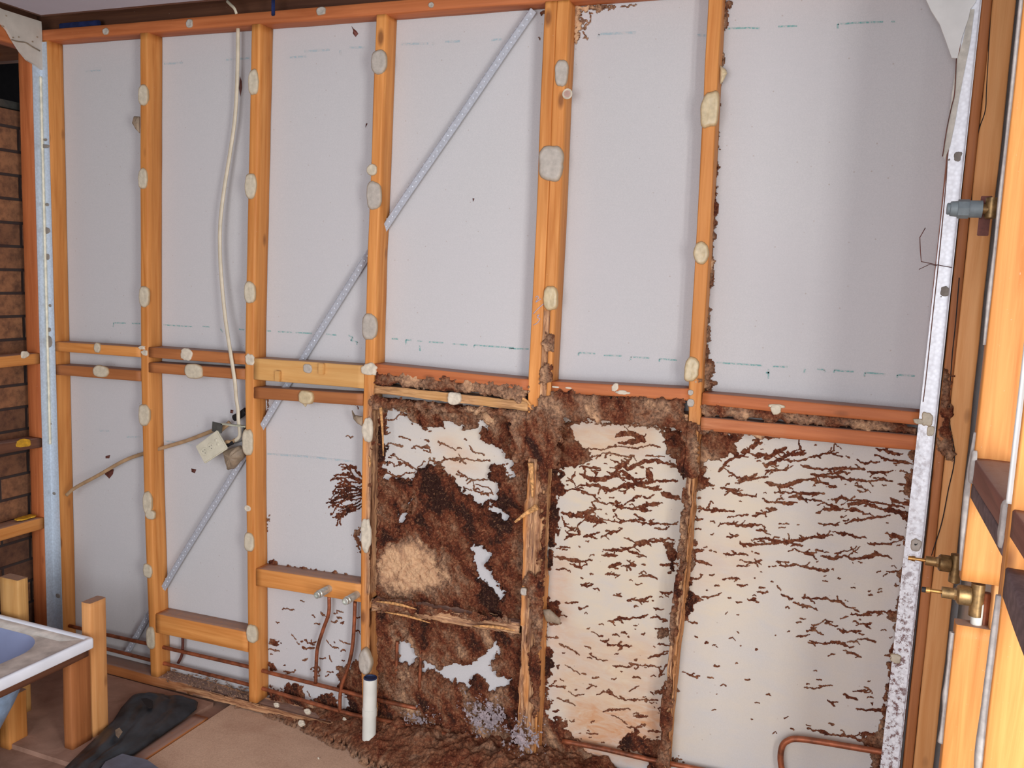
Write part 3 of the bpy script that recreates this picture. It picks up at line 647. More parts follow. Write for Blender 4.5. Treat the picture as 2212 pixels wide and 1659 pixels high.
c = BF(1979, 1176, -.006); lathe('screw_hole', c, (0, -1, 0), [(0, .0042), (.0012, .0042), (.0013, 0)], BLACKT, ang_r, 12)

# diagonal perforated brace behind the studs
br = [BF(*q, .045) for q in ((1150, 20), (1110, 76), (1000, 240), (876, 420), (844, 466), (794, 547), (651, 775), (521, 992), (367, 1240), (315, 1335), (270, 1412))]
def brace():
    V = []; F = []; root = None
    Q = []
    for a, b in zip(br, br[1:]):
        n = max(2, int(np.linalg.norm(b - a) / .02))
        for k in range(n): Q.append(a + (b - a) * k / n)
    Q.append(br[-1]); Q = np.array(Q)
    # smooth
    for _ in range(30): Q[1:-1] = (Q[:-2] + Q[1:-1] * 2 + Q[2:]) / 4
    Q[:, 1] = .045
    m = 7
    for i, p in enumerate(Q):
        d = Q[min(i + 1, len(Q) - 1)] - Q[max(0, i - 1)]; d /= np.linalg.norm(d); n = np.cross(d, [0, 1, 0]); n /= np.linalg.norm(n)  # n lies in the wall, across the brace
        if n[0] < 0: n = -n
        w_ = .0125; y = np.array([0, 1., 0])
        prof = [-n * w_ + y * .010, -n * w_ * .12 - y * .010, n * w_ * .02 - y * .0105, n * w_ + y * .006, n * w_ + y * .0075, n * 0 - y * .0085, -n * w_ + y * .0115]
        V += [p + q for q in prof]
    for i in range(len(Q) - 1):
        for j in range(m):
            k = (j + 1) % m; F.append((i * m + j, i * m + k, (i + 1) * m + k, (i + 1) * m + j))
    F.append(tuple(range(m))); F.append(tuple((len(Q) - 1) * m + j for j in range(m)))
    o = mk('diagonal_brace', V, F, GALVB, None, False)
    # punched dimples in two rows, one mesh
    V = []; F = []; L = 0; cum = [0]
    for a, b in zip(Q, Q[1:]): cum.append(cum[-1] + np.linalg.norm(b - a))
    s = .012
    while s < cum[-1] - .01:
        p = np.array([np.interp(s, cum, Q[:, k]) for k in range(3)]); i = min(int(np.searchsorted(cum, s)), len(Q) - 2); d = Q[i + 1] - Q[i]; d /= np.linalg.norm(d)
        n = np.cross(d, [0, 1, 0]); n /= np.linalg.norm(n); n = n if n[0] > 0 else -n
        for side_ in (1, -1):
            cN = n * side_ * .0068 + np.array([0, -.0035 if side_ > 0 else 0.001, 0]); k0 = len(V)
            for rr, hh in ((.0026, 0), (.0019, -.0016), (.001, -.0012)):
                for j in range(8):
                    a = math.pi / 4 * j; V.append(p + cN + (d * math.cos(a) + n * math.sin(a)) * rr + np.array([0, hh, 0]))
            for r_ in (0, 1):
                for j in range(8):
                    F.append((k0 + r_ * 8 + j, k0 + r_ * 8 + (j + 1) % 8, k0 + r_ * 8 + 8 + (j + 1) % 8, k0 + r_ * 8 + 8 + j))
            F.append(tuple(k0 + 16 + j for j in range(8)))
        s += .019
    mk('punched_dimples', V, F, simple('zinc_bright', (214, 220, 230), .5, .3, .5, .1, 60), o, True)
    return tag(o, 'long diagonal galvanised brace punched with small holes, behind the studs', 'brace')
brace()

# cables
def cab(pts, Y, r, mat, label, flat=.6, name='cable'):
    Ys = Y if isinstance(Y, (list, tuple)) else [Y] * len(pts)
    return tag(tube(name, [BF(*q, y) for q, y in zip(pts, Ys)], r, mat, None, 12, flat), label, 'cable')
cab([(514, 60), (513, 150), (508, 250), (497, 330), (484, 410), (476, 480), (475, 540), (479, 610), (487, 690), (498, 762), (503, 795), (508, 830), (510, 858), (514, 884), (515, 908), (518, 940), (508, 953)],
    [.03, .03, .03, .03, .025, .02, .02, .015, .005, -.008, -.008, -.006, .01, .015, .015, .02, .02], .0072, CABLE, 'white flat power cable hanging from the top plate to the outlet bracket')
cab([(460, 930), (440, 938), (400, 953), (356, 966), (330, 974), (306, 981), (280, 990), (253, 1003), (210, 1028), (162, 1054), (143, 1070)], [.045, .045, .045, .04, .04, .04, .04, .035, .02, .005, -.005], .0066, CABLEB, 'beige cable running left from the outlet through the first full stud')
cab([(490, 2), (498, 10), (506, 18), (511, 30)], [.0, -.006, -.01, -.006], .005, CABLE, 'short white cable end poking over the top plate')

# power outlet hanging loose, on its bracket
root = empty('power_outlet', tuple(BF(456, 967, .0)))
tag(root, 'cream double power outlet plate hanging tilted in front of the sheet', 'power outlet')
q = [BF(468, 929, -.006), BF(491, 969, -.012), BF(441, 1002, -.02), BF(421, 964, -.012)]
c0 = sum(q) / 4; U = (q[0] - q[3]); Vv = (q[0] - q[1]); U /= np.linalg.norm(U); N = np.cross(Vv, U); N /= np.linalg.norm(N)
if N[1] > 0: N = -N
def plate(name, quad, th, mat, par, bev=.002):
    Vp = [p for p in quad] + [p - N * th for p in quad]; o = mk(name, Vp, [(0, 1, 2, 3), (7, 6, 5, 4), (0, 4, 5, 1), (1, 5, 6, 2), (2, 6, 7, 3), (3, 7, 4, 0)], mat, None, False)
    bm = bmesh.new(); bm.from_mesh(o.data); bmesh.ops.recalc_face_normals(bm, faces=bm.faces[:]); bmesh.ops.bevel(bm, geom=bm.edges[:], offset=bev, segments=2, affect='EDGES'); bm.to_mesh(o.data); bm.free()
    return adopt(o, par)
plate('face_plate', q, .009, OUTLET, root, .003)
back = [c0 + (p - c0) * .72 - N * .009 for p in q]; plate('backing_box', back, .022, OUTLET, root, .003)
for f_ in (-.27, .02):
    cc = c0 + U * f_ * np.linalg.norm(q[0] - q[3]) - N * -.0005
    adopt(lathe('socket_face', cc, N, [(0, .0145), (.0012, .0145), (.0016, .0135), (.0008, .013), (.0008, 0)], OUTLET, None, 24), root)
    for (du, dv_) in ((-.005, .004), (.005, .004), (0, -.006)):
        W_ = np.cross(N, U); p0 = cc + U * du + W_ * dv_ + N * .0011
        adopt(lathe('pin_slot', p0, N, [(0, .0014), (.0004, .0014), (.0005, 0)], BLACKT, None, 8), root)
cc = c0 + U * .30 * np.linalg.norm(q[0] - q[3]); W_ = np.cross(N, U)
for dv_ in (-.008, .008):
    adopt(lathe('switch', cc + W_ * dv_, N, [(0, .006), (.002, .006), (.003, .004), (.003, 0)], OUTLET, None, 12), root)
adopt(tube('outlet_lead', [BF(478, 965, .01), BF(488, 955, .015), BF(500, 955, .02), BF(508, 950, .02)], .0065, CABLEB, None, 8, .7), root)
adopt(tube('outlet_lead', [BF(470, 935, .02), BF(482, 925, .03), BF(497, 912, .04)], .008, CABLEB, None, 8, .7), root)

root = empty('wall_bracket', tuple(BF(529, 930, .0)))
tag(root, 'thin steel outlet mounting bracket nailed to the stud above the hanging outlet', 'bracket')
a, b = BF(459, 912, .0), BF(529, 922, .0)
def flatbar(name, A, Bq, hgt, th, mat, par):
    A, Bq = np.array(A), np.array(Bq); d = (Bq - A); d /= np.linalg.norm(d); n = np.cross(d, (0, 1, 0)); n = n / np.linalg.norm(n)
    if n[2] < 0: n = -n
    y = np.array([0, th, 0]); V = [A - n * hgt / 2, Bq - n * hgt / 2, Bq + n * hgt / 2, A + n * hgt / 2]; V += [v + y for v in V]
    o = mk(name, V, [(0, 1, 2, 3), (7, 6, 5, 4), (0, 4, 5, 1), (1, 5, 6, 2), (2, 6, 7, 3), (3, 7, 4, 0)], mat, None, False)
    bm = bmesh.new(); bm.from_mesh(o.data); bmesh.ops.recalc_face_normals(bm, faces=bm.faces[:]); bm.to_mesh(o.data); bm.free(); return adopt(o, par)
flatbar('lower_arm', BF(505, 958, .0), BF(527, 950, .0), .004, .012, GALVD, root)
flatbar('upper_arm', BF(477, 916, .0), b, .005, .012, simple('zinc_light', (196, 200, 180), .4, .4), root)
flatbar('side_tab', BF(458, 921, .0), BF(479, 926, .0), .034, .003, GALVD, root)
flatbar('nail_leg', BF(525, 924, -.001), BF(523, 952, -.001), .006, .02, GALVD, root)
tag(tube('black_tape_roll', [BF(506, 903, .045), BF(518, 897, .04), BF(531, 887, .035)], .012, BLACKT, None, 10, .7), 'black taped cable joint behind the stud, above the outlet bracket', 'cable joint')
tag(tube('black_tape_roll', [BF(491, 962, .02), BF(498, 958, .02), BF(505, 955, .02)], .007, BLACKT, None, 10, .9), 'small black taped joint just right of the hanging outlet', 'cable joint')
# grey adhesive lump squeezed out below the bracket
def lump(name, pts, Y, th, mat, label, cat, seed):
    c = np.mean([BF(*q, Y) for q in pts], 0); ring = [BF(*q, Y) for q in pts]
    # resample outline
    rr = []
    for i in range(len(ring)):
        a, b = ring[i], ring[(i + 1) % len(ring)]
        for k in range(5): rr.append(a + (b - a) * k / 5)
    N_ = len(rr); V = [c - np.array([0, th, 0])]; F = []
    prof = [(.35, .97), (.65, .8), (.88, .5), (1, 0.05), (.95, -.25)]
    for k, (f_, h) in enumerate(prof):
        for j, p in enumerate(rr):
            V.append(c + (p - c) * f_ * (1 + .06 * (float(vn(j * .9, k, seed)) - .5)) - np.array([0, th * h * (1 + .4 * (float(vn(j * .5, k * 2.1, seed + 1)) - .5)), 0]))
    for j in range(N_): F.append((0, 1 + j, 1 + (j + 1) % N_))
    for k in range(len(prof) - 1):
        for j in range(N_):
            l = (j + 1) % N_; F.append((1 + k * N_ + j, 1 + (k + 1) * N_ + j, 1 + (k + 1) * N_ + l, 1 + k * N_ + l))
    o = mk(name, V, F, mat, None, True)
    bm = bmesh.new(); bm.from_mesh(o.data); bmesh.ops.recalc_face_normals(bm, faces=bm.faces[:]); bm.to_mesh(o.data); bm.free()
    if label: tag(o, label, cat)
    return o
lump('adhesive_lump', [(485, 972), (500, 968), (517, 962), (530, 968), (530, 985), (518, 998), (506, 1012), (494, 1015), (490, 995)], .03, .03, MORT, 'greyish lump of squeezed out adhesive below the outlet bracket', 'adhesive lump', 3)
for i, (pts, par, Y, m_) in enumerate((
    ([(302, 252), (290, 251), (286, 266), (294, 280), (302, 288)], st1, .01, MORT),
    ([(549, 846), (560, 840), (560, 852), (550, 856)], n3l, .01, MORT),
    ([(1555, 140), (1568, 150), (1571, 158), (1561, 178), (1556, 182)], st5, .03, ADHC),
    ([(760, 886), (766, 896), (785, 900), (785, 922), (772, 915), (764, 905)], st3, .01, MORT),
    ([(648, 862), (678, 862), (665, 872), (660, 879), (654, 872)], n3l, .01, ADHC),
    ([(1188, 1316), (1211, 1338), (1211, 1349), (1180, 1342), (1170, 1316)], st4b, .01, MORT))):
    o = lump('adhesive_flap', pts, Y, .008, m_, None, None, 20 + i); o.parent = par

# ------------------------------------------------------------------ copper pipes, outlets, waste pipe
def pipe(pts, Y, r, label, mat=None, name='copper_pipe', **k):
    Ys = Y if isinstance(Y, (list, tuple)) else [Y] * len(pts)
    return tag(tube(name, [BF(*q, y) for q, y in zip(pts, Ys)], r, mat or COPPER, None, 14, 1.0, **k), label, 'pipe')
YP = .032
pu = pipe([(150, 1352), (235, 1372), (330, 1393), (440, 1418), (540, 1441), (590, 1455), (727, 1489), (800, 1508), (900, 1530)], YP, .0068, 'upper of the two long copper pipes running behind the studs')
pl = pipe([(150, 1383), (240, 1404), (330, 1427), (440, 1454), (534, 1478), (590, 1494), (692, 1524), (765, 1544), (860, 1562), (985, 1592), (1110, 1622), (1235, 1606 + 45)], YP, .0068, 'lower of the two long copper pipes running behind the studs')
pipe([(1215, 1601), (1300, 1617), (1400, 1640), (1450, 1650), (1560, 1672)], [.04] * 5, .0075, 'copper pipe emerging from the mud right of the double stud')
pipe([(395, 1366), (395, 1395), (393, 1415), (385, 1432)], .045, .0055, 'short copper riser under the wide dusty low noggin', COPPERD)
pipe([(711, 1288), (710, 1325), (698, 1360), (686, 1400), (683, 1440), (682, 1476)], .03, .0062, 'copper riser feeding the left capped water outlet')
pipe([(767, 1300), (765, 1350), (761, 1400), (752, 1440), (740, 1475), (735, 1500), (734, 1536)], .03, .0062, 'copper riser feeding the right capped water outlet')
pipe([(858, 1385), (857, 1420), (856, 1456)], .05, .0055, 'thin copper riser left of centre in the mud under the broken noggin')
pipe([(910, 1400), (908, 1440), (906, 1490)], .05, .0055, 'thin copper riser nearer the double stud in the mud under the broken noggin')
pipe([(1692, 1680), (1686, 1640), (1690, 1612), (1702, 1600), (1722, 1596), (1770, 1602), (1830, 1612), (1890, 1622), (1912, 1626)], .035, .0085, 'bent copper pipe curving down at the bottom right of the wall', COPPER)
CHR = simple('chrome_cap', (196, 198, 190), .35, .5, .5, .15, 60)
def outlet(px, py, label):
    c = BF(px, py, 0); c[1] = .0; root = empty('water_outlet', tuple(c)); tag(root, label, 'water outlet')
    adopt(lathe('elbow', c, (0, -1, 0), [(-.03, .010), (.002, .010), (.004, .009)], BRASS, None), root)
    adopt(lathe('body', c, (0, -1, 0), [(.0, .0125), (.052, .0125), (.054, .0115), (.055, .0135), (.060, .0135), (.062, .0115)], CHR, None), root)
    adopt(lathe('thread_end', c, (0, -1, 0), [(.060, .0115), (.072, .0112), (.073, .0095), (.067, .0085), (.067, 0)], CHR, None), root)
outlet(711, 1271, 'left of the two capped chrome water outlets on the low noggin')
outlet(771, 1284, 'right of the two capped chrome water outlets on the low noggin')
# white waste pipe
cb = B(797, 1613, 2, FZ); cb[1] = -.03; cb[0] = BF(797, 1600, -.03)[0]; zt = BF(796, 1464, -.03)[2]
root = empty('waste_pipe', (cb[0], cb[1], FZ)); tag(root, 'upright white waste pipe standing at the foot of the pine stud', 'pipe')
H_ = zt - FZ; r_ = .0225
adopt(lathe('pipe_body', (cb[0], cb[1], FZ), (0, 0, 1), [(-.0, r_), (H_ * .48, r_), (H_ * .481, r_ + .0015), (H_ * .58, r_ + .0015), (H_ * .581, r_), (H_, r_), (H_, r_ - .003), (H_ - .02, r_ - .003), (H_ - .02, 0)], PVC, None, 32), root)
adopt(lathe('seal_ring', (cb[0], cb[1], zt - .001), (0, 0, 1), [(0, r_ - .0005), (.004, r_ - .0005), (.005, r_ - .004), (-.008, r_ - .006), (-.008, 0)], DARKBL, None, 28), root)

# ------------------------------------------------------------------ termite mud
ZA2 = lambda p: Z(550, 820, p); ZA3 = lambda p: Z(1100, 820, p); ZA4 = lambda p: Z(1652, 820, p)
ZB2 = lambda p: Z(550, 1239, p); ZB3 = lambda p: Z(1100, 1239, p); ZB4 = lambda p: Z(1652, 1239, p); ZC3 = lambda p: Z(1100, 0, p); ZC7 = lambda p: Z(1100, 410, p)
MB = Px()                      # mud on the sheet between the studs
# bay between the waste pipe stud and the double stud: solid mud with openings
MB.poly([(800, 850), (1180, 885), (1180, 1659), (780, 1659), (800, 1200)], 1, .22)
MB.poly([(1040, 890), (1180, 890), (1180, 1330), (1090, 1330), (1110, 1120), (1060, 1000)], 1, .28)
MB.poly([(890, 1040), (960, 1010), (1010, 1060), (1120, 1130), (1125, 1330), (1060, 1290), (960, 1190), (880, 1120)], 1, .0)
MB.poly([(815, 1030), (900, 1040), (920, 1100), (860, 1140), (815, 1140)], 1, .5)
MB.poly([(820, 1130), (930, 1130), (1040, 1300), (1120, 1320), (1120, 1400), (900, 1380), (810, 1300)], 1, .3)
MB.poly([(812, 865), (1110, 885), (1105, 915), (900, 905), (812, 890)], 1, .62)
MB.poly(ZA2([(1090, 1430), (1180, 1370), (1300, 1340), (1490, 1390), (1580, 1500), (1640, 1659), (1690, 1760), (1400, 1830), (1150, 1790), (1050, 1700)]), 1, .93)
MB.poly([(870, 1340), (1120, 1370), (1110, 1450), (960, 1450), (880, 1400)], 1, .42)
MB.poly([(800, 1450), (1180, 1470), (1180, 1659), (800, 1659)], 1, .36)
for h in (ZA2([(1120, 230), (1280, 260), (1290, 300), (1380, 370), (1500, 430), (1590, 420), (1600, 350), (1720, 380), (1870, 430), (1930, 360), (1985, 370), (1930, 500), (2090, 600), (2200, 680), (2190, 720), (2010, 740), (2010, 850), (2120, 920), (2090, 1000), (1930, 1060), (1760, 950), (1740, 880), (1650, 820), (1620, 740), (1490, 720), (1390, 770), (1380, 850), (1110, 840)]),
          ZA2([(1345, 960), (1375, 1000), (1325, 1120), (1290, 1225), (1215, 1225), (1225, 1190), (1310, 1100)]),
          ZA2([(1815, 1420), (1870, 1380), (1930, 1410), (1970, 1400), (2000, 1470), (2000, 1560), (2035, 1659), (2070, 1750), (2130, 1770), (2150, 1890), (2090, 1900), (2050, 1800), (1960, 1720), (1890, 1659), (1910, 1540), (1850, 1450)]),
          ZA2([(1990, 1060), (2050, 1075), (2180, 1120), (2170, 1190), (2090, 1170), (2000, 1110)]),
          ZA2([(2130, 700), (2200, 690), (2210, 850), (2150, 830)]),
          ZB2([(1225, 560), (1260, 555), (1340, 620), (1400, 690), (1400, 745), (1330, 770), (1235, 750)]),
          ZB2([(1435, 735), (1560, 800), (1700, 775), (1800, 770), (1955, 735), (2000, 640), (2090, 560), (2115, 600), (2080, 730), (1990, 750), (2085, 860), (2190, 885), (2200, 950), (2050, 990), (1990, 980), (1940, 870), (1860, 870), (1850, 990), (1740, 920), (1640, 900), (1560, 840), (1430, 850)])):
    MB.poly(h, 0)
# bay left of the waste pipe stud
for h, tn in ((ZB2([(100, 1150), (115, 975), (190, 990), (260, 1005), (250, 960), (310, 925), (390, 960), (455, 1030), (410, 1060), (510, 1110), (530, 1060), (600, 1000), (690, 1040), (690, 1150), (730, 1160), (760, 1150), (800, 1160), (780, 1100), (760, 1060), (830, 1060), (700, 1000), (700, 880), (760, 770), (800, 800), (850, 760), (930, 740), (930, 1659), (100, 1659)]), .34),
              (ZB2([(125, 560), (200, 570), (235, 600), (180, 620), (125, 620)]), .3), (ZB2([(125, 700), (160, 760), (180, 800), (140, 860), (125, 860)]), .3),
              (ZA2([(90, 1570), (140, 1545), (180, 1560), (200, 1600), (320, 1590), (400, 1615), (540, 1640), (740, 1665), (905, 1700), (905, 1800), (90, 1700)]), .35),
              (ZA2([(855, 1275), (905, 1250), (915, 1500), (885, 1480), (850, 1400)]), .3), (ZA2([(870, 830), (915, 820), (920, 920)]), .3),
              (ZA2([(530, 185), (640, 205), (830, 200), (930, 245), (905, 255), (870, 250), (800, 215), (600, 215)]), .4), (ZA2([(95, 150), (130, 160), (110, 260), (135, 330), (95, 350)]), .45), (ZA2([(95, 1150), (150, 1150), (115, 1200), (120, 1340), (95, 1340)]), .4)):
    MB.poly(h, 1, tn)
# bay right of the double stud
for h, tn in ((ZA3([(340, 350), (470, 345), (560, 500), (620, 560), (722, 650), (600, 740), (430, 750), (465, 850), (470, 950), (395, 1040), (445, 1200), (395, 1350), (385, 1500), (350, 1659), (300, 1659), (330, 700)]), .3),
              (ZA3([(300, 330), (800, 360), (1200, 390), (1480, 440), (1320, 440), (1000, 400), (640, 375), (430, 400)]), .55),
              (ZB3([(290, 190), (350, 185), (340, 220), (425, 260), (445, 430), (310, 400)]), .26), (ZB3([(300, 630), (390, 640), (350, 700), (410, 790), (340, 850), (365, 920), (300, 970)]), .32),
              (ZB3([(290, 1060), (340, 1050), (385, 1125), (300, 1220)]), .3), (ZB3([(200, 1230), (330, 1220), (455, 1250), (500, 1330), (570, 1380), (600, 1480), (720, 1550), (860, 1600), (900, 1665), (200, 1665)]), .3),
              (ZB3([(900, 1500), (960, 1400), (1040, 1345), (1130, 1370), (1160, 1420), (1290, 1400), (1330, 1580), (1180, 1550), (1000, 1510)]), .2), (ZB3([(760, 1570), (860, 1570), (900, 1659), (770, 1659)]), .28), (ZB3([(1150, 1560), (1330, 1570), (1330, 1659), (1200, 1659)]), .32),
              (ZA3([(1320, 440), (1500, 430), (1500, 900), (1440, 760), (1400, 700), (1330, 600)]), .32), (ZA3([(1340, 1380), (1420, 1370), (1430, 1659), (1380, 1659), (1350, 1500)]), .3), (ZB3([(1210, 560), (1270, 500), (1310, 465), (1350, 480), (1350, 550)]), .28), (ZB3([(1200, 1030), (1230, 990), (1330, 950), (1330, 1000), (1240, 1020)]), .32),
              (ZB3([(1200, 1160), (1240, 1130), (1310, 1155), (1300, 1190)]), .28)):
    MB.poly(h, 1, tn)
# bay at the right end
for h, tn in ((ZA3([(1560, 440), (1960, 470), (1930, 560), (1980, 620), (1850, 680), (1650, 700), (1700, 860), (1790, 890), (1740, 930), (1600, 950), (1560, 950)]), .28),
              (ZA3([(1530, 1100), (1590, 1150), (1560, 1300), (1585, 1390), (1560, 1659), (1500, 1659)]), .32), (ZB3([(1500, 0), (1560, 50), (1560, 190), (1620, 215), (1560, 300), (1565, 370), (1490, 420), (1480, 600)]), .3), (ZB3([(1400, 900), (1450, 900), (1440, 1020), (1400, 1040)]), .32), (ZB3([(1390, 1550), (1480, 1590), (1450, 1620), (1390, 1610)]), .26),
              (ZA4([(1200, 585), (1310, 600), (1250, 1000), (1260, 1090), (1235, 1300), (1240, 1659), (1165, 1659), (1185, 1480), (1200, 1400), (1215, 1250), (1190, 1170), (1100, 1140), (1240, 1140), (1250, 1060), (1200, 960), (1230, 900), (1190, 830), (1265, 740), (1260, 640)]), .27),
              (ZB4([(1150, 0), (1240, 0), (1190, 320), (1140, 560), (1110, 800), (1060, 1100), (1030, 1400), (1000, 1659), (900, 1659), (925, 1600), (920, 1480), (820, 1440), (830, 1370), (990, 1350), (1000, 1200), (1040, 1000), (1080, 700), (1110, 560), (1110, 420), (1060, 410), (1020, 340), (1130, 330), (1145, 240), (1095, 235), (1150, 200)]), .27)):
    MB.poly(h, 1, tn)
# sheet corners high up
for h in (ZC3([(520, 10), (640, 40), (800, 30), (940, 40), (945, 60), (840, 65), (700, 95), (600, 95), (585, 250), (570, 400), (545, 420), (520, 300)]), ZC3([(560, 480), (585, 490), (565, 500)]), ZC3([(550, 600), (600, 635), (550, 640)]), ZC3([(575, 240), (650, 235), (610, 265), (575, 260)]),
          ZC3([(200, 70), (310, 80), (300, 140), (270, 100)]), ZC3([(275, 770), (235, 790), (275, 805)]),
          ZC3([(1760, 10), (1945, 15), (1890, 130), (1880, 210), (1845, 245), (1835, 500), (1845, 620), (1815, 700), (1790, 800), (1815, 920), (1790, 1000), (1770, 1659), (1700, 1659), (1740, 600)]),
          ZC7([(1690, 0), (1778, 50), (1772, 300), (1742, 340), (1745, 550), (1735, 700), (1725, 820), (1710, 1000), (1705, 1180), (1738, 1210), (1705, 1400), (1735, 1500), (1745, 1659), (1600, 1659), (1620, 1000)]),
          ZA3([(1600, 0), (1730, 0), (1750, 60), (1640, 110), (1600, 110)])):
    MB.poly(h, 1, .66)
MB.blurt(5)
MBs = Px(); MBs.t = MB.t; MBs.a = MB.a.copy(); MBs.blur(2)
# thin trails
TR = Px(1); K = 1 / 3.95
def tr(zf, pts, w_, tone=.27):
    q = zf(pts); L_ = sum(math.dist(a, b) for a, b in zip(q, q[1:])); rb = random.Random(int(q[0][0] * 31 + q[0][1]))
    if w_ >= 5:
        for _ in range(int(L_ / 16) + (1 if w_ > 8 else 0)):
            i = rb.randrange(len(q) - 1); f = rb.random(); x = q[i][0] + (q[i + 1][0] - q[i][0]) * f; y = q[i][1] + (q[i + 1][1] - q[i][1]) * f
            a = rb.choice((0, math.pi)) + rb.uniform(-.75, .75); l = rb.uniform(5, 20); b = a + rb.uniform(-.5, .5)
            TR.line([(x, y), (x + math.cos(a) * l * .5, y + math.sin(a) * l * .5), (x + math.cos(a) * l * .5 + math.cos(b) * l * .5, y + math.sin(a) * l * .5 + math.sin(b) * l * .5)], rb.uniform(.6, 1.5), tone + .05)
    TR.line(zf(pts), w_ * K * (.92 if w_ > 8 else 1.05), tone + (.14 if w_ < 6 else 0))
for p, w_ in (([(870, 680), (960, 730), (1010, 760), (1150, 700), (1260, 690), (1400, 730), (1450, 740)], 16), ([(590, 800), (700, 850), (760, 860), (880, 830), (940, 740), (970, 690)], 18), ([(600, 900), (740, 900), (860, 950), (960, 910), (1100, 890), (1240, 870), (1450, 860)], 16),
    ([(1170, 760), (1220, 870)], 25), ([(1100, 900), (1190, 920), (1300, 940)], 14), ([(980, 970), (1030, 910), (1080, 900)], 12), ([(1300, 970), (1380, 995), (1460, 1015)], 20), ([(1080, 1090), (1180, 1070), (1310, 1050)], 15), ([(880, 1070), (970, 1090), (1120, 1110), (1220, 1120)], 14),
    ([(1010, 1050), (1060, 1020), (1130, 985)], 12), ([(1140, 1000), (1210, 1010)], 9), ([(440, 1140), (560, 1160), (680, 1130), (750, 1100)], 22), ([(640, 1170), (740, 1200), (790, 1210)], 30), ([(790, 1190), (930, 1220), (1030, 1200), (1150, 1220), (1240, 1230), (1430, 1235)], 6), ([(900, 1150), (950, 1200), (990, 1200)], 6),
    ([(1060, 1150), (1160, 1200)], 8), ([(800, 1340), (860, 1305), (950, 1290)], 14), ([(640, 1340), (720, 1320), (770, 1300)], 8), ([(1240, 1265), (1290, 1280), (1350, 1270)], 7), ([(980, 1350), (1060, 1380), (1100, 1400), (1180, 1390), (1260, 1370), (1380, 1360)], 8), ([(1080, 1410), (1150, 1390), (1180, 1380)], 22),
    ([(800, 1450), (960, 1460), (1080, 1420)], 10), ([(790, 1500), (930, 1500)], 9), ([(1010, 1460), (1100, 1490), (1170, 1515)], 8), ([(840, 1600), (960, 1570)], 13), ([(950, 1595), (1090, 1580)], 14), ([(380, 1510), (500, 1530), (600, 1550), (650, 1560)], 15), ([(1290, 1580), (1370, 1575), (1450, 1570)], 8),
    ([(540, 1580), (620, 1610)], 12), ([(400, 1620), (480, 1610)], 8), ([(900, 490), (960, 460), (1060, 460), (1140, 510), (1040, 535), (930, 540)], 22), ([(480, 950), (560, 930), (620, 950), (720, 990), (760, 1040), (830, 1060), (950, 1050)], 6), ([(560, 790), (540, 850), (560, 900)], 8), ([(900, 830), (960, 780), (1040, 830), (1100, 880)], 12),
    ([(1290, 1370), (1350, 1400), (1400, 1470)], 14), ([(450, 1170), (480, 1250), (560, 1290), (600, 1230), (660, 1180)], 6), ([(480, 1290), (520, 1330), (600, 1320), (590, 1260)], 9), ([(400, 1440), (520, 1430)], 6), ([(740, 840), (900, 830), (1040, 850), (1160, 850)], 7), ([(600, 740), (780, 755)], 7), ([(640, 750), (640, 830)], 7), ([(700, 770), (740, 800), (720, 850)], 7), ([(1040, 670), (1000, 710), (980, 760)], 7),
    ([(850, 570), (1000, 570), (1100, 590)], 4), ([(660, 590), (800, 600), (900, 560)], 4), ([(1090, 590), (1180, 560), (1290, 580)], 4), ([(720, 650), (860, 620), (1000, 660), (1060, 650)], 5), ([(1160, 650), (1330, 660)], 4),
    ([(1800, 920), (1880, 940), (1970, 945)], 10), ([(1850, 930), (1960, 980), (2120, 1000)], 10), ([(1600, 1100), (1700, 1110), (1800, 1120), (1920, 1120)], 8), ([(1690, 1110), (1710, 1040)], 4), ([(1930, 1160), (2040, 1155)], 6), ([(2080, 1165), (2212, 1130)], 10), ([(1800, 1220), (1950, 1240), (2060, 1240), (2160, 1240)], 9), ([(1990, 1245), (2070, 1240)], 16),
    ([(1860, 1350), (1960, 1330)], 9), ([(1960, 1370), (1980, 1410), (2080, 1410), (2200, 1400)], 8), ([(2090, 1360), (2212, 1350)], 6), ([(1560, 1460), (1660, 1455)], 14), ([(1820, 1480), (1900, 1490), (2000, 1480)], 7), ([(1950, 1540), (2080, 1560), (2160, 1540)], 8), ([(1580, 1540), (1720, 1580)], 8), ([(1940, 1590), (2050, 1590)], 5),
    ([(1830, 720), (1900, 680), (2010, 640)], 14), ([(1840, 760), (1950, 840), (2050, 840), (2120, 810)], 14), ([(1950, 860), (2080, 850), (2212, 830)], 8), ([(1590, 1200), (1660, 1190)], 6), ([(1590, 1275), (1640, 1275)], 6), ([(2040, 590), (2100, 560), (2130, 500), (2212, 470)], 18), ([(2100, 650), (2212, 640)], 18), ([(1980, 620), (2060, 600)], 15), ([(2110, 1285), (2200, 1290)], 9), ([(1780, 780), (1830, 740), (1830, 720)], 12)):
    tr(ZA3, p, w_)
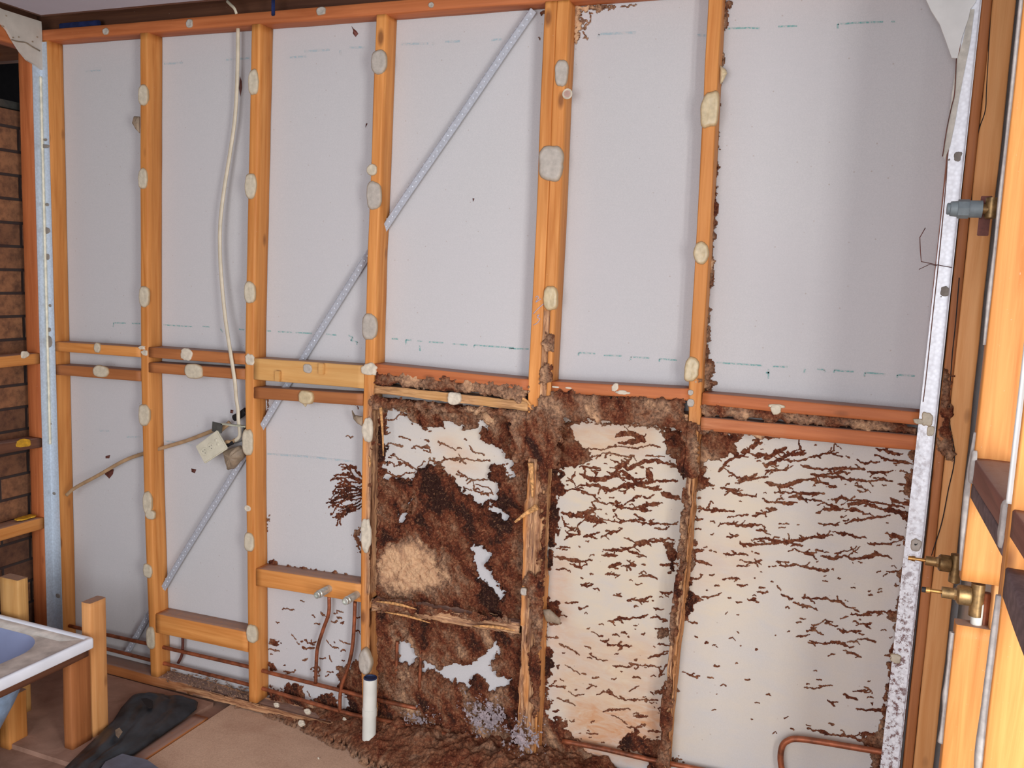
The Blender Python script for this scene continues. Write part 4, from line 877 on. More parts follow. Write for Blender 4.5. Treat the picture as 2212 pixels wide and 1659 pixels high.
for p, w_ in (([(0, 680), (100, 620), (190, 580)], 20), ([(0, 730), (120, 690), (200, 640), (350, 630)], 14), ([(150, 690), (280, 700), (400, 660), (560, 630), (660, 660)], 9), ([(0, 780), (180, 770), (200, 720)], 9), ([(0, 745), (100, 700)], 18), ([(300, 730), (450, 765), (700, 760), (860, 770)], 12), ([(870, 790), (1000, 795), (1090, 780)], 10),
    ([(390, 810), (480, 820), (570, 800), (690, 790)], 8), ([(250, 860), (400, 850), (460, 820)], 9), ([(400, 860), (500, 880), (620, 920)], 8), ([(500, 830), (650, 830), (750, 860), (880, 870), (1000, 850), (1090, 875)], 11), ([(0, 880), (60, 900), (180, 905), (260, 880), (350, 850)], 15), ([(80, 965), (240, 965), (400, 975), (500, 965)], 9),
    ([(0, 1040), (100, 1045), (200, 1060), (280, 1050)], 12), ([(200, 1000), (270, 990), (300, 1020), (480, 1035), (560, 1080), (650, 1100), (830, 1130)], 9), ([(530, 1030), (680, 1000), (720, 1030), (860, 1030), (1000, 1060), (1200, 1090)], 10), ([(710, 1060), (860, 1050), (980, 1100), (1100, 1120), (1250, 1150)], 16), ([(450, 1140), (500, 1110), (650, 1110)], 8),
    ([(700, 1110), (780, 1100), (850, 1150)], 8), ([(1060, 1010), (1150, 1050), (1270, 1060)], 12), ([(940, 590), (1050, 610), (1160, 650)], 10), ([(940, 640), (1050, 680), (1150, 700), (1280, 720)], 8), ([(840, 715), (980, 700)], 6), ([(1140, 900), (1260, 895)], 8), ([(450, 1230), (560, 1230), (630, 1245)], 6), ([(690, 1230), (760, 1200), (870, 1190), (1040, 1165)], 9),
    ([(0, 1350), (100, 1385), (200, 1380), (340, 1360), (440, 1340), (580, 1330)], 13), ([(580, 1300), (700, 1320), (820, 1360)], 9), ([(0, 1400), (200, 1390), (320, 1420)], 8), ([(200, 1310), (210, 1380)], 4), ([(200, 1460), (260, 1450), (340, 1480), (430, 1490)], 7), ([(440, 1450), (550, 1475)], 6), ([(600, 1485), (740, 1450), (790, 1475)], 7),
    ([(470, 1510), (560, 1525), (680, 1510), (760, 1530), (850, 1520), (950, 1490), (1060, 1510)], 14), ([(900, 1400), (1050, 1400), (1170, 1370)], 9), ([(1070, 1320), (1190, 1360)], 15), ([(120, 1590), (270, 1580), (400, 1610), (540, 1640)], 8), ([(100, 1555), (190, 1550)], 6), ([(1030, 1640), (1180, 1635)], 6), ([(0, 1105), (100, 1105)], 8), ([(0, 1135), (100, 1105)], 6),
    ([(120, 1230), (210, 1230)], 4), ([(120, 1265), (180, 1260)], 4), ([(290, 500), (300, 580), (320, 640)], 7), ([(600, 540), (590, 600), (540, 640)], 5), ([(0, 500), (80, 500), (160, 490)], 7), ([(640, 1170), (700, 1165)], 5), ([(760, 900), (830, 920), (900, 960)], 4), ([(780, 945), (850, 955)], 4)):
    tr(ZA4, p, w_)
for p, w_ in (([(610, 90), (650, 105), (710, 95)], 10), ([(820, 5), (950, 15)], 7), ([(1110, 25), (1220, 15)], 10), ([(890, 185), (965, 192)], 7), ([(1020, 220), (1120, 225), (1220, 200)], 8), ([(1070, 225), (1190, 235)], 8), ([(1290, 160), (1390, 165)], 9), ([(480, 255), (590, 245)], 6), ([(1240, 310), (1320, 305)], 8), ([(840, 410), (930, 390), (1040, 380), (1120, 375), (1180, 355)], 8),
    ([(1250, 350), (1290, 385), (1350, 405)], 10), ([(750, 530), (800, 530)], 9), ([(800, 570), (850, 610), (1050, 620)], 6), ([(930, 660), (960, 630)], 14), ([(900, 690), (930, 680)], 5), ([(1185, 720), (1260, 700), (1320, 690)], 10), ([(740, 730), (830, 740)], 5), ([(920, 780), (1010, 800), (1070, 775), (1180, 785), (1290, 800)], 5), ([(700, 890), (760, 890)], 5), ([(680, 950), (750, 965)], 5),
    ([(800, 1000), (880, 1020), (920, 1060), (1000, 1080), (1150, 1075), (1270, 1080)], 5), ([(1280, 880), (1300, 840), (1340, 780)], 8), ([(800, 1180), (900, 1160), (1040, 1160)], 6), ([(1060, 1215), (1180, 1220)], 7), ([(1000, 1310), (1130, 1310)], 5), ([(1180, 1345), (1290, 1350)], 7), ([(660, 1365), (760, 1365)], 4), ([(330, 550), (420, 545)], 6), ([(370, 1175), (420, 1175)], 6), ([(340, 960), (470, 970)], 6), ([(590, 290), (620, 310)], 10), ([(1060, 280), (1080, 270)], 8),
    ([(1640, 200), (1700, 195), (1790, 185)], 10), ([(1560, 190), (1620, 210)], 16), ([(1940, 100), (2030, 100)], 6), ([(2040, 225), (2110, 220)], 6), ([(1820, 45), (1980, 45)], 6), ([(1550, 50), (1620, 45)], 7), ([(1530, 410), (1610, 430)], 7), ([(1480, 840), (1600, 890)], 5), ([(1870, 205), (1900, 207)], 6), ([(2130, 120), (2180, 120)], 6), ([(2120, 160), (2170, 160)], 6), ([(1750, 105), (1800, 105)], 4),
    ([(430, 600), (520, 640), (600, 700)], 4), ([(480, 780), (600, 860)], 4), ([(640, 620), (700, 640)], 5), ([(500, 1010), (560, 1040), (640, 1030)], 4), ([(400, 1060), (480, 1090), (560, 1120)], 4), ([(870, 1210), (960, 1240), (1000, 1290)], 4), ([(1030, 1000), (1100, 960)], 4), ([(1060, 880), (1120, 890)], 5), ([(1270, 600), (1340, 605)], 7), ([(1240, 470), (1300, 475)], 5)):
    tr(ZB3, p, w_)
for p, w_ in (([(320, 205), (400, 210), (480, 215), (520, 205), (560, 230), (640, 235), (700, 280), (760, 295)], 11), ([(730, 345), (820, 355), (900, 330), (990, 325), (1130, 330)], 11), ([(140, 180), (240, 215)], 6), ([(290, 260), (430, 295)], 5), ([(400, 440), (460, 435), (510, 390), (560, 440)], 5), ([(780, 440), (860, 430), (900, 440)], 7), ([(620, 470), (660, 500), (750, 490), (830, 495)], 8),
    ([(350, 490), (430, 490), (500, 520)], 5), ([(270, 540), (380, 525)], 4), ([(370, 595), (500, 598), (600, 590), (660, 600), (720, 640)], 7), ([(560, 590), (640, 590)], 18), ([(700, 590), (780, 575), (810, 605)], 5), ([(800, 560), (880, 555), (950, 575)], 8), ([(670, 655), (760, 680), (820, 710)], 6), ([(480, 965), (580, 955)], 5), ([(340, 970), (410, 975)], 5), ([(750, 1010), (830, 1000), (890, 990), (915, 1020)], 7),
    ([(670, 1030), (720, 1050), (790, 1075)], 6), ([(540, 1085), (600, 1135)], 7), ([(810, 1150), (860, 1165), (950, 1160)], 7), ([(950, 1160), (1020, 1165)], 16), ([(360, 1320), (480, 1350), (600, 1380), (740, 1385), (830, 1430), (960, 1440)], 9), ([(650, 1340), (690, 1370)], 5), ([(820, 1365), (990, 1370)], 16), ([(1020, 705), (1080, 705)], 7), ([(110, 100), (130, 150)], 4), ([(640, 380), (720, 375)], 4), ([(540, 710), (600, 680)], 4)):
    tr(ZB4, p, w_)
for p, w_ in (([(1110, 350), (1200, 340), (1230, 300), (1330, 290)], 5), ([(1120, 565), (1160, 540), (1200, 560), (1260, 575)], 5), ([(1230, 480), (1330, 510)], 4), ([(1110, 700), (1180, 710), (1200, 750), (1240, 715), (1290, 715), (1350, 760)], 6), ([(1120, 790), (1200, 830), (1290, 800), (1370, 795)], 6), ([(1160, 640), (1250, 680), (1310, 720)], 4), ([(1120, 465), (1160, 450)], 4), ([(1360, 570), (1420, 575)], 4),
    ([(1560, 530), (1620, 560), (1720, 600)], 5), ([(1540, 720), (1640, 680), (1800, 680), (1960, 690)], 5), ([(1740, 640), (1760, 690), (1800, 720)], 4), ([(1720, 810), (1780, 820), (1860, 860), (2000, 850)], 5), ([(1860, 870), (1880, 950), (1960, 980), (2040, 960)], 5), ([(1890, 890), (2010, 930), (2040, 980)], 4), ([(1780, 920), (1850, 940)], 4), ([(1480, 720), (1500, 660)], 5), ([(1550, 720), (1530, 670)], 5), ([(1390, 760), (1450, 700)], 4),
    ([(1420, 580), (1470, 560), (1510, 630)], 5), ([(1830, 560), (1870, 620), (1960, 640)], 4), ([(780, 480), (830, 490)], 4)):
    tr(ZA2, p, w_, .35)
for p, w_ in (([(425, 560), (450, 590), (520, 615)], 7), ([(410, 630), (460, 640), (510, 640)], 7), ([(480, 560), (480, 600)], 4), ([(310, 520), (350, 560), (380, 610)], 3), ([(610, 570), (650, 620), (720, 640)], 3), ([(730, 575), (790, 600), (810, 600)], 3), ([(560, 330), (640, 380)], 3), ([(550, 720), (610, 720)], 3), ([(630, 700), (660, 760)], 3), ([(450, 1010), (480, 1060)], 3), ([(220, 660), (160, 650), (125, 650)], 5), ([(130, 680), (150, 690)], 4), ([(540, 790), (560, 870), (500, 880)], 5), ([(270, 860), (350, 830)], 5), ([(390, 235), (420, 235)], 4), ([(285, 305), (330, 315)], 4), ([(690, 320), (760, 330)], 3), ([(700, 370), (750, 380)], 3)):
    tr(ZB2, p, w_, .32)
for p, w_ in (([(640, 70), (760, 75), (900, 60)], 7), ([(680, 100), (700, 160), (680, 200), (640, 240), (590, 250)], 8), ([(600, 190), (640, 190), (660, 170)], 8), ([(590, 120), (620, 125)], 5), ([(630, 270), (650, 310), (630, 330)], 7), ([(255, 320), (265, 345)], 5), ([(590, 155), (620, 155)], 4), ([(640, 210), (640, 190)], 5), ([(940, 60), (1100, 40)], 3)):
    tr(ZC3, p, w_, .55)
# fine root-like fan left of the waste pipe stud
rnd = random.Random(5)
def fan(x, y, a, l, w_, d):
    pts = [(x, y)]
    for k in range(4):
        a += rnd.uniform(-.18, .18); x -= math.cos(a) * l / 4; y -= math.sin(a) * l / 4; pts.append((x, y))
    TR.line(pts, w_, .12, False)
    if d > 0:
        for s in (-1, 1): fan(pts[2][0] if s > 0 else x, pts[2][1] if s > 0 else y, a + s * rnd.uniform(.2, .5), l * .62, w_ * .75, d - 1)
for k in range(16):
    g = -.75 + 1.5 * k / 15; fan(783, 1062 - g * 42 + rnd.uniform(-3, 3), g * -1.0 if False else g * .95 * (1 if True else 0), rnd.uniform(30, 46) * (1 - .25 * abs(g)), .75, 2)
# sparse fine crumbs on the right hand bays
for k in range(300):
    q = rnd.random()
    if q < .35: x, y = rnd.uniform(1210, 1450), rnd.uniform(960, 1630)
    elif q < .75: x, y = rnd.uniform(1500, 1950), rnd.uniform(960, 1400)
    elif q < .85: x, y = rnd.uniform(1480, 1900), rnd.uniform(1400, 1600)
    elif q < .93: x, y = rnd.uniform(835, 1110), rnd.uniform(900, 1080)
    else: x, y = rnd.uniform(590, 780), rnd.uniform(1290, 1480)
    l = rnd.uniform(2, 13); a = rnd.uniform(-.35, .35) + .06
    TR.line([(x, y), (x + l * .5, y + rnd.uniform(-2, 2)), (x + math.cos(a) * l, y + math.sin(a) * l)], rnd.uniform(.4, 1.1), .36)

def relief(name, x0, x1, z0, z1, Y0, res, solid, trails, label, hmax=.010, clip=None, par=None, nz_=.30, cat='termite mud'):
    xs = np.arange(x0, x1, res); zs = np.arange(z0, z1, res); GX, GZ = np.meshgrid(xs, zs)
    px, py = projA(np.stack([GX, np.full(GX.shape, Y0), GZ], -1))
    wx = (fbm(GX * 60, GZ * 60, 11, 5) - .5) * 34; wy = (fbm(GX * 60, GZ * 60, 31, 5) - .5) * 26
    s = solid.get(px + wx, py + wy); n = fbm(GX * 110, GZ * 110, 41, 4) * .6 + fbm(GX * 330, GZ * 330, 43, 2) * .4
    ms = s - .5 - nz_ * 1.25 * (n - .5) * 2 - np.clip(fbm(GX * 38, GZ * 38, 97, 5) - .70, 0, 1) * 6 * np.clip((1.02 - s) * 20 + .0, 0, 1)
    val = ms * 1.6
    if trails is not None:
        w2 = (fbm(GX * 110, GZ * 110, 51, 3) - .5) * 8; w3 = (fbm(GX * 110, GZ * 110, 61, 3) - .5) * 7
        tv = trails.get(px + w2, py + w3) - .38; val = np.maximum(val, tv)
        g = GT.get(px, py)
        if g.max() > .05:
            ce = cells(px + w2 * 1.6, (py + w3 * 1.6) * 1.35, 30); brk = fbm(px / 26, py / 26, 95, 3)
            tv = np.maximum(tv, np.where(g > .1, (2.4 + 2.6 * brk - ce) * .2 - (.60 - brk * .7 - g * .25).clip(0) * 3, -1))
        tone = np.where(tv > ms, trails.get(px + w2, py + w3, True), solid.get(px + wx, py + wy, True))
    else: tone = solid.get(px + wx, py + wy, True)
    tone = tone + 1.7 * (fbm(GX * 16 + GZ * 9, GZ * 7 - GX * 4, 91, 5) - .5) * np.clip((.8 - tone) * 5, 0, 1) * np.clip(ms * 8, 0, 1)
    if clip is not None: val = np.where(clip(GX, GZ), val, -1)
    on = val > 0
    h = np.clip(val * 2.2, 0, 1) ** .6 * (.0012 + hmax * (.25 + .75 * np.clip(ms * 2, 0, 1)) * (.35 + .9 * fbm(GX * 42, GZ * 42, 71, 4) * 1.1)) * np.where(ms > 0, 1, .45)
    h += np.where(ms > .15, (fbm(GX * 160, GZ * 160, 81, 3) - .45) * hmax * .5, 0) * np.clip((.95 - tone) * 4, .12, 1)
    h = np.maximum(h, .0004)
    nx, nz = len(xs), len(zs)
    q = on[:-1, :-1].astype(int) + on[1:, :-1] + on[:-1, 1:] + on[1:, 1:]
    qi = np.argwhere(q >= 2)
    if len(qi) == 0: return None
    idx = lambda j, i: j * nx + i
    f = np.stack([idx(qi[:, 0], qi[:, 1]), idx(qi[:, 0], qi[:, 1] + 1), idx(qi[:, 0] + 1, qi[:, 1] + 1), idx(qi[:, 0] + 1, qi[:, 1])], 1)
    used = np.unique(f); remap = -np.ones(nx * nz, int); remap[used] = np.arange(len(used))
    Yv = np.where(on, Y0 - h, Y0 + .0003)
    # pull off-surface corners towards the outline so that the edge is not stair-stepped
    VV = np.stack([GX.ravel(), Yv.ravel(), GZ.ravel()], 1)[used]
    f = remap[f]
    o = mk(name, VV, f, MUD, par, True, {'tone': tone.ravel()[used]})
    if label: tag(o, label, cat, None, 'stuff')
    return o
GT = Px()
GT.poly([(905, 905), (1115, 905), (1115, 1110), (1030, 1060), (950, 1010)], 1); GT.poly([(1200, 1000), (1330, 985), (1350, 1060), (1290, 1190), (1195, 1190)], 1); GT.poly([(1215, 910), (1340, 920), (1330, 985), (1240, 1000)], 1)
GT.blur(8)
def cells(x, y, size):
    gx = np.floor(x / size); gy = np.floor(y / size); f1 = np.full(x.shape, 9.); f2 = np.full(x.shape, 9.)
    for i in (-1, 0, 1):
        for j in (-1, 0, 1):
            cx_ = gx + i; cy_ = gy + j; d = np.hypot(cx_ + .1 + .8 * _h(cx_, cy_, 5) - x / size, (cy_ + .1 + .8 * _h(cx_, cy_, 9) - y / size))
            f2 = np.minimum(f2, np.maximum(f1, d)); f1 = np.minimum(f1, d)
    return (f2 - f1) * size
YS = D - .0002
X3r = lambda z: np.interp(z, [q[0] for q in EDG[3]], [q[1] for q in EDG[3]])
X4l = lambda z: np.interp(z, [q[0] for q in EDG[4]], [q[1] for q in EDG[4]])
X5l = lambda z: np.interp(z, [q[0] for q in EDG[5]], [q[1] for q in EDG[5]])
X2l = lambda z: np.interp(z, [q[0] for q in EDG[2]], [q[1] for q in EDG[2]])
relief('termite_mud', .93, 1.42, .05, 1.30, YS, .0022, MBs, TR, 'brown mud and root-like fan on the sheet left of the waste pipe stud', .009, lambda x, z: (x > X2l(z) + .03) & (x < X3r(z) + .03))
relief('termite_mud', 1.38, 2.0, .05, 1.20, YS, .0019, MBs, TR, 'thick dark mud crust covering the sheet between the waste pipe stud and the double stud', .022, lambda x, z: (x > X3r(z) + .03) & (x < X4l(z) + .03))
relief('termite_mud', 1.96, 2.46, .05, 1.20, YS, .0017, MBs, TR, 'red brown mud and branching trails on the cream stained sheet right of the double stud', .010, lambda x, z: (x > X4l(z) + .065) & (x < X5l(z) + .03), nz_=.26)
relief('termite_mud', 2.36, 2.99, .05, 1.20, YS, .0017, MBs, TR, 'thin wavy brown trails on the sheet beside the right galvanised angle', .008, lambda x, z: (x > X5l(z) + .03) & (x < 2.967), nz_=.26)
relief('termite_mud', 1.86, 2.5, 1.95, 2.365, YS, .0025, MBs, TR, 'grey brown mud crust high in the corner of the double stud and top plate', .010, lambda x, z: (x < X5l(z) + .01))
relief('termite_mud', 2.38, 2.56, 1.22, 2.365, YS - .0, .0025, MBs, None, 'grey brown mud crust up the right side of the single stud', .020, lambda x, z: (x > X5l(z) + .03))

# mud on the front faces of the timber
MF = Px()
for h, tn in ((ZA2([(1020, -70), (1100, -70), (1500, -35), (2000, 10), (2340, 50), (2340, 210), (2050, 150), (1900, 110), (1640, 90), (1200, 62), (1060, 55), (1020, 60)]), .72),
              (ZA2([(1010, 160), (1200, 165), (1640, 210), (1900, 235), (2330, 260), (2330, 380), (2000, 300), (1700, 300), (1250, 250), (1030, 260)]), .62),
              (ZA3([(360, 95), (860, 135), (1490, 170), (1510, 440), (1250, 400), (900, 370), (450, 345), (360, 400)]), .6),
              (ZA3([(1640, 195), (2180, 245), (2212, 345), (1900, 330), (1640, 300)]), .6), (ZA4([(0, 262), (600, 310), (1340, 392), (1335, 470), (600, 410), (0, 352)]), .55),
              (ZA3([(270, 150), (380, 100), (450, 345), (430, 600), (400, 950), (340, 950), (250, 900), (240, 700), (140, 640), (130, 820), (40, 790), (0, 300), (160, 300)]), .55),
              (ZA3([(1490, 380), (1620, 370), (1620, 700), (1600, 860), (1480, 860), (1450, 700)]), .5), (ZA3([(1640, 380), (1820, 430), (2212, 470), (2212, 500), (1640, 460)]), .45),
              (ZA2([(975, 120), (1060, 130), (1060, 220), (1010, 240)]), .6), (ZA2([(990, 520), (1050, 520), (1050, 640), (1000, 640)]), .5), (ZA2([(1000, 860), (1060, 860), (1060, 1700), (1010, 1700), (1020, 1200)]), .4),
              (ZB2([(1010, 210), (1200, 220), (1400, 260), (1560, 300), (1560, 350), (1200, 330), (1050, 300)]), .35), (ZB2([(1500, 300), (1900, 350), (2212, 380), (2212, 410), (1900, 400), (1560, 350)]), .5),
              (ZA3([(250, 960), (350, 960), (340, 1659), (240, 1659), (300, 1300)]), .5), (ZB3([(120, 0), (320, 0), (300, 450), (260, 600), (290, 900), (250, 1200), (200, 1230), (180, 700), (230, 500), (170, 300)]), .5),
              (ZA3([(1460, 960), (1530, 900), (1510, 1300), (1480, 1659), (1440, 1659), (1470, 1300)]), .5), (ZB3([(1390, 0), (1480, 0), (1450, 300), (1400, 600), (1350, 600), (1370, 300)]), .45), (ZB3([(1320, 900), (1400, 900), (1370, 1400), (1400, 1650), (1200, 1650), (1290, 1400), (1300, 1100)]), .32),
              (ZC7([(290, 1200), (390, 1250), (380, 1420), (300, 1380)]), .7), (ZC7([(270, 1500), (380, 1480), (370, 1659), (250, 1659)]), .65), (ZC7([(1640, 1200), (1690, 1230), (1640, 1500), (1660, 1659), (1580, 1659)]), .66), (ZC3([(500, 0), (590, 0), (585, 60), (560, 250), (520, 260), (540, 60)]), .66)):
    MF.poly(h, 1, tn)
MF.blurt(4); MF.blur(2)
relief('termite_mud', 1.38, 1.93, 1.05, 1.30, .012, .0025, MF, None, 'grey brown mud packed between the two noggins left of the double stud', .016, lambda x, z: (x > X3r(z) + .034) & (x < X4l(z) + .005), nz_=.2)
relief('termite_mud', 1.98, 2.46, 1.05, 1.30, .002, .0025, MF, None, 'thick grey brown mud hiding the lower noggin right of the double stud', .016, lambda x, z: (x > X4l(z) + .068) & (x < X5l(z)), nz_=.2)
relief('termite_mud', 2.38, 2.99, 1.05, 1.30, .012, .0025, MF, None, 'mud packed between the two noggins beside the right galvanised angle', .012, lambda x, z: (x > X5l(z) + .034) & (x < 2.96), nz_=.2)
relief('termite_mud', 1.85, 2.02, .12, 1.45, .003, .0025, MF, None, 'mud crust on the face of the double stud, below the middle noggins', .014, lambda x, z: (x > X4l(z)) & (x < X4l(z) + .073), nz_=.42)
relief('termite_mud', 2.30, 2.47, .12, 1.35, .003, .0025, MF, None, 'mud crust on the face of the eaten single stud', .014, lambda x, z: (x > X5l(z)) & (x < X5l(z) + .036), nz_=.42)
relief('termite_mud', 1.34, 1.44, .5, 1.30, .003, .0025, MF, None, 'thin mud line on the face of the waste pipe stud', .008, lambda x, z: (x > X3r(z)) & (x < X3r(z) + .036), nz_=.42)
relief('termite_mud', 1.39, 1.93, .45, .62, .006, .0025, MF, None, 'mud smeared over the broken splintered noggin', .010, lambda x, z: (x > X3r(z) + .036) & (x < X4l(z)), nz_=.42)

# mud heap along the floor and bottom plate
fl = [B(*q, 2, FZ)[:2] for q in ((540, 1530), (650, 1584), (711, 1611), (765, 1637), (793, 1659), (900, 1720))]
fx = [p[0] for p in fl]; fy = [p[1] for p in fl]
xs = np.arange(.86, 2.6, .0035); ys = np.arange(-.36, D, .0035); GX, GY = np.meshgrid(xs, ys)
front = np.interp(GX, [.86] + fx + [2.6], [-.02] + fy + [-.34]) + (fbm(GX * 7, GY * 7, 7, 4) - .5) * .06
dd_ = GY - front; rise = np.interp(GX, [.86, 1.1, 1.35, 1.6, 1.9, 2.2, 2.6], [.03, .045, .06, .085, .10, .10, .06])
hh = np.clip(dd_ / .16, 0, 1) ** .8 * rise; lum = fbm(GX * 30, GY * 30, 17, 5)
hh = hh * (.7 + .6 * lum) + np.where(dd_ > 0, .002 + .008 * fbm(GX * 60, GY * 60, 27, 5) + .003 * vn(GX * 190, GY * 190, 29), 0) * np.clip(dd_ / .03, 0, 1)
on = (dd_ > 0) & ((dd_ > .03) | (fbm(GX * 60, GY * 60, 37, 3) > .42))
nxx = len(xs); q = on[:-1, :-1].astype(int) + on[1:, :-1] + on[:-1, 1:] + on[1:, 1:]; qi = np.argwhere(q >= 2)
f = np.stack([qi[:, 0] * nxx + qi[:, 1], qi[:, 0] * nxx + qi[:, 1] + 1, (qi[:, 0] + 1) * nxx + qi[:, 1] + 1, (qi[:, 0] + 1) * nxx + qi[:, 1]], 1)
used = np.unique(f); rm = -np.ones(GX.size, int); rm[used] = np.arange(len(used))
VV = np.stack([GX.ravel(), GY.ravel(), (FZ + np.where(on, hh, 0) + .0005).ravel()], 1)[used]
tone = (.2 + .4 * fbm(GX * 12, GY * 12, 47, 3) + .25 * np.clip((.04 - dd_) / .04, 0, 1)).ravel()[used]
tag(mk('termite_mud', VV, rm[f], MUD, None, True, {'tone': tone}), 'heap of crumbly red brown mud on the floor around the waste pipe', 'termite mud', None, 'stuff')
# whitish mould on the mud
def mould(label, pts, Y, seed):
    M_ = Px(); M_.poly(pts, .75, .5); M_.blur(6); q = [BF(*a, Y) for a in pts]
    o = relief('mould_patch', min(p[0] for p in q) - .03, max(p[0] for p in q) + .03, min(p[2] for p in q) - .03, max(p[2] for p in q) + .03, Y, .0018, M_, None, label, .003, None, None, 1.15, 'mould')
    if o: o.data.materials[0] = WEB
mould('patch of pale violet mould on the mud low in the darkest bay', [(1005, 1525), (1040, 1515), (1085, 1530), (1088, 1560), (1050, 1590), (1020, 1570)], .03, 1)
mould('patch of whitish mould at the foot of the double stud', [(1108, 1570), (1125, 1560), (1160, 1580), (1160, 1610), (1120, 1620), (1100, 1600)], -.035, 2)
mould('faint whitish mould smear on the mud right of the waste pipe', [(880, 1545), (930, 1545), (935, 1575), (885, 1570)], .03, 3)
PEB = PLAST
for i, (x, y, s, lab) in enumerate(((652, 1563, .013, 'cream plaster crumb lying on the mud left of the waste pipe, largest of the crumbs'), (598, 1523, .010, 'cream plaster crumb at the foot of the stud beside the outlet'), (665, 1537, .012, 'flat pale plaster chip on the mud above the largest crumb'), (864, 1603, .006, 'small white plaster crumb right of the waste pipe'), (744, 1553, .006, 'small plaster crumb just left of the waste pipe'), (688, 1638, .004, 'tiny white plaster crumb on the pale floor sheet'))):
    p = B(x, y, 2, FZ + (.03 if i != 5 else .003)); 
    if p[1] > -.0: p = BF(x, y, -.01)
    o = blob('plaster_crumb', p, (1, 0, 0), (0, .8, .6), (0, -.6, .8), s, s * .7, s * .7, PEB, None, 60 + i, .4, .003, 2.1); tag(o, lab, 'plaster crumb')
# crushed splinters on the bottom plate of the second bay
r0 = random.Random(9)
BR = simple('wood_crumbs', (132, 104, 86), .9, 0, .2, .4, 150, .6, .003)
V = []; F = []
for i in range(260):
    x = r0.uniform(.52, .9); y = r0.uniform(-.005, .06); z = ZB + r0.uniform(.0, .012) * (1 + 1.2 * math.exp(-((x - .72) / .06) ** 2)); l = r0.uniform(.004, .02); a = r0.uniform(-.5, .5); w_ = r0.uniform(.001, .003)
    d = np.array([math.cos(a), math.sin(a), r0.uniform(-.2, .3)]); n = np.array([-math.sin(a), math.cos(a), 0]); p = np.array([x, y, z]); k = len(V); up = np.array([0, 0, w_])
    V += [p, p + d * l * .5 + n * w_ + up, p + d * l, p + d * l * .5 - n * w_ - up * .3, p + d * l * .5 + up * 1.6]
    F += [(k, k + 1, k + 4), (k + 1, k + 2, k + 4), (k + 2, k + 3, k + 4), (k + 3, k, k + 4)]
tag(mk('wood_crumbs', V, F, BR, None, False), 'crushed wood crumbs on the bottom plate below the wide dusty low noggin', 'wood crumbs', None, 'stuff')

# ------------------------------------------------------------------ left frame
ls = timber('wall_stud', [(-.067, -.036, FZ), (-.067, -.036, 2.365)], (1, 0, 0), (0, 1, 0), .067, .0355, PINE['rz']); tag(ls, 'dark red stud of the left frame, left of the galvanised corner angle', 'stud')
def lnog(pts, h, mat, label):
    a = B(*pts[0], 0, 0); b = B(*pts[1], 0, 0); s = (b[2] - a[2]) / (b[1] - a[1]); f = lambda y: b[2] + s * (y - b[1]) * .5
    return tag(timber('noggin', [(-.067, -1.1, f(-1.1) - h), (-.067, -.037, f(-.037) - h)], (1, 0, 0), (0, 0, 1), .067, h, mat), label, 'noggin')
lg1 = lnog([(0, 772), (83.5, 763)], .040, PINE['oy'], 'highest noggin of the left frame, with a pale dab, in front of the bricks')
lg2 = lnog([(0, 957), (85, 947)], .036, PINE['dy'], 'middle dark noggin of the left frame with a yellow paint spot')
lg3 = lnog([(0, 1142), (96, 1117)], .045, PINE['oy'], 'lowest noggin of the left frame, bright orange with yellow paint on top')
def sdab(par, px, py, w_, h_, mat, X=0.0, th=.004, n=(1, 0, 0)):
    c = B(px, py, 0, X); ru = abs(B(px + w_ / 2, py, 0, X)[1] - c[1]); rv = abs(B(px, py + h_ / 2, 0, X)[2] - c[2]); SEED[0] += 1
    return blob('adhesive_dab', c, (0, 1, 0), (0, 0, 1), n, ru, rv, th, mat, par, SEED[0], wob=.3)
sdab(lg1, 54, 766, 17, 15, PLAST); o = sdab(lg2, 50, 958, 30, 18, YELLOW, th=.002); o.name = 'yellow_paint'
for x_, y_, w_ in ((50, 1118, 30), (76, 1116, 14)):
    c = B(x_, y_, 2, lg3.data.vertices[0].co.z + .045) ; blob('yellow_paint', (-.03, c[1], c[2]), (0, 1, 0), (1, 0, 0), (0, 0, 1), .035 if w_ > 20 else .018, .02, .0015, YELLOW, lg3, 5, .4)
tag(timber('top_plate', [(-.067, -1.6, 2.33), (-.067, -.0, 2.33)], (1, 0, 0), (0, 0, 1), .067, .06, PINE['ry']), 'top plate of the left frame above the dark gap', 'plate')
# torn plasterboard remnants in the upper corners
def sheetpoly(name, pts3, nrm, th, mat, label, cat='plasterboard'):
    n = np.array(nrm, float); V = [np.array(p) for p in pts3]; k = len(V); V += [p + n * th for p in V]
    F = [tuple(range(k)), tuple(range(k, 2 * k))[::-1]] + [(i, (i + 1) % k, k + (i + 1) % k, k + i) for i in range(k)]
    o = mk(name, V, F, mat, None, False); bm = bmesh.new(); bm.from_mesh(o.data); bmesh.ops.recalc_face_normals(bm, faces=bm.faces[:]); bm.to_mesh(o.data); bm.free()
    return tag(o, label, cat)
pr = sheetpoly('plasterboard_remnant', [B(x, y, 0, .004) for x, y in ((-25, 4), (0, 20), (85, 47), (86, 60), (89, 152), (72, 140), (55, 130), (40, 112), (27, 92), (22, 84), (12, 66), (4, 56), (-25, 30))], (1, 0, 0), .010, PLB, 'torn piece of pale plasterboard in the upper left corner')
tube('tear_line', [B(x, y, 0, .016) for x, y in ((25, 86), (40, 90), (55, 92), (68, 100), (86, 110))], .0022, MORT, pr, 6)
for x, y in ((13, 34), (6, 57), (28, 81), (40, 80), (80, 80), (70, 90)): sdab(pr, x, y, 3, 3, MORT, X=.0145, th=.002)
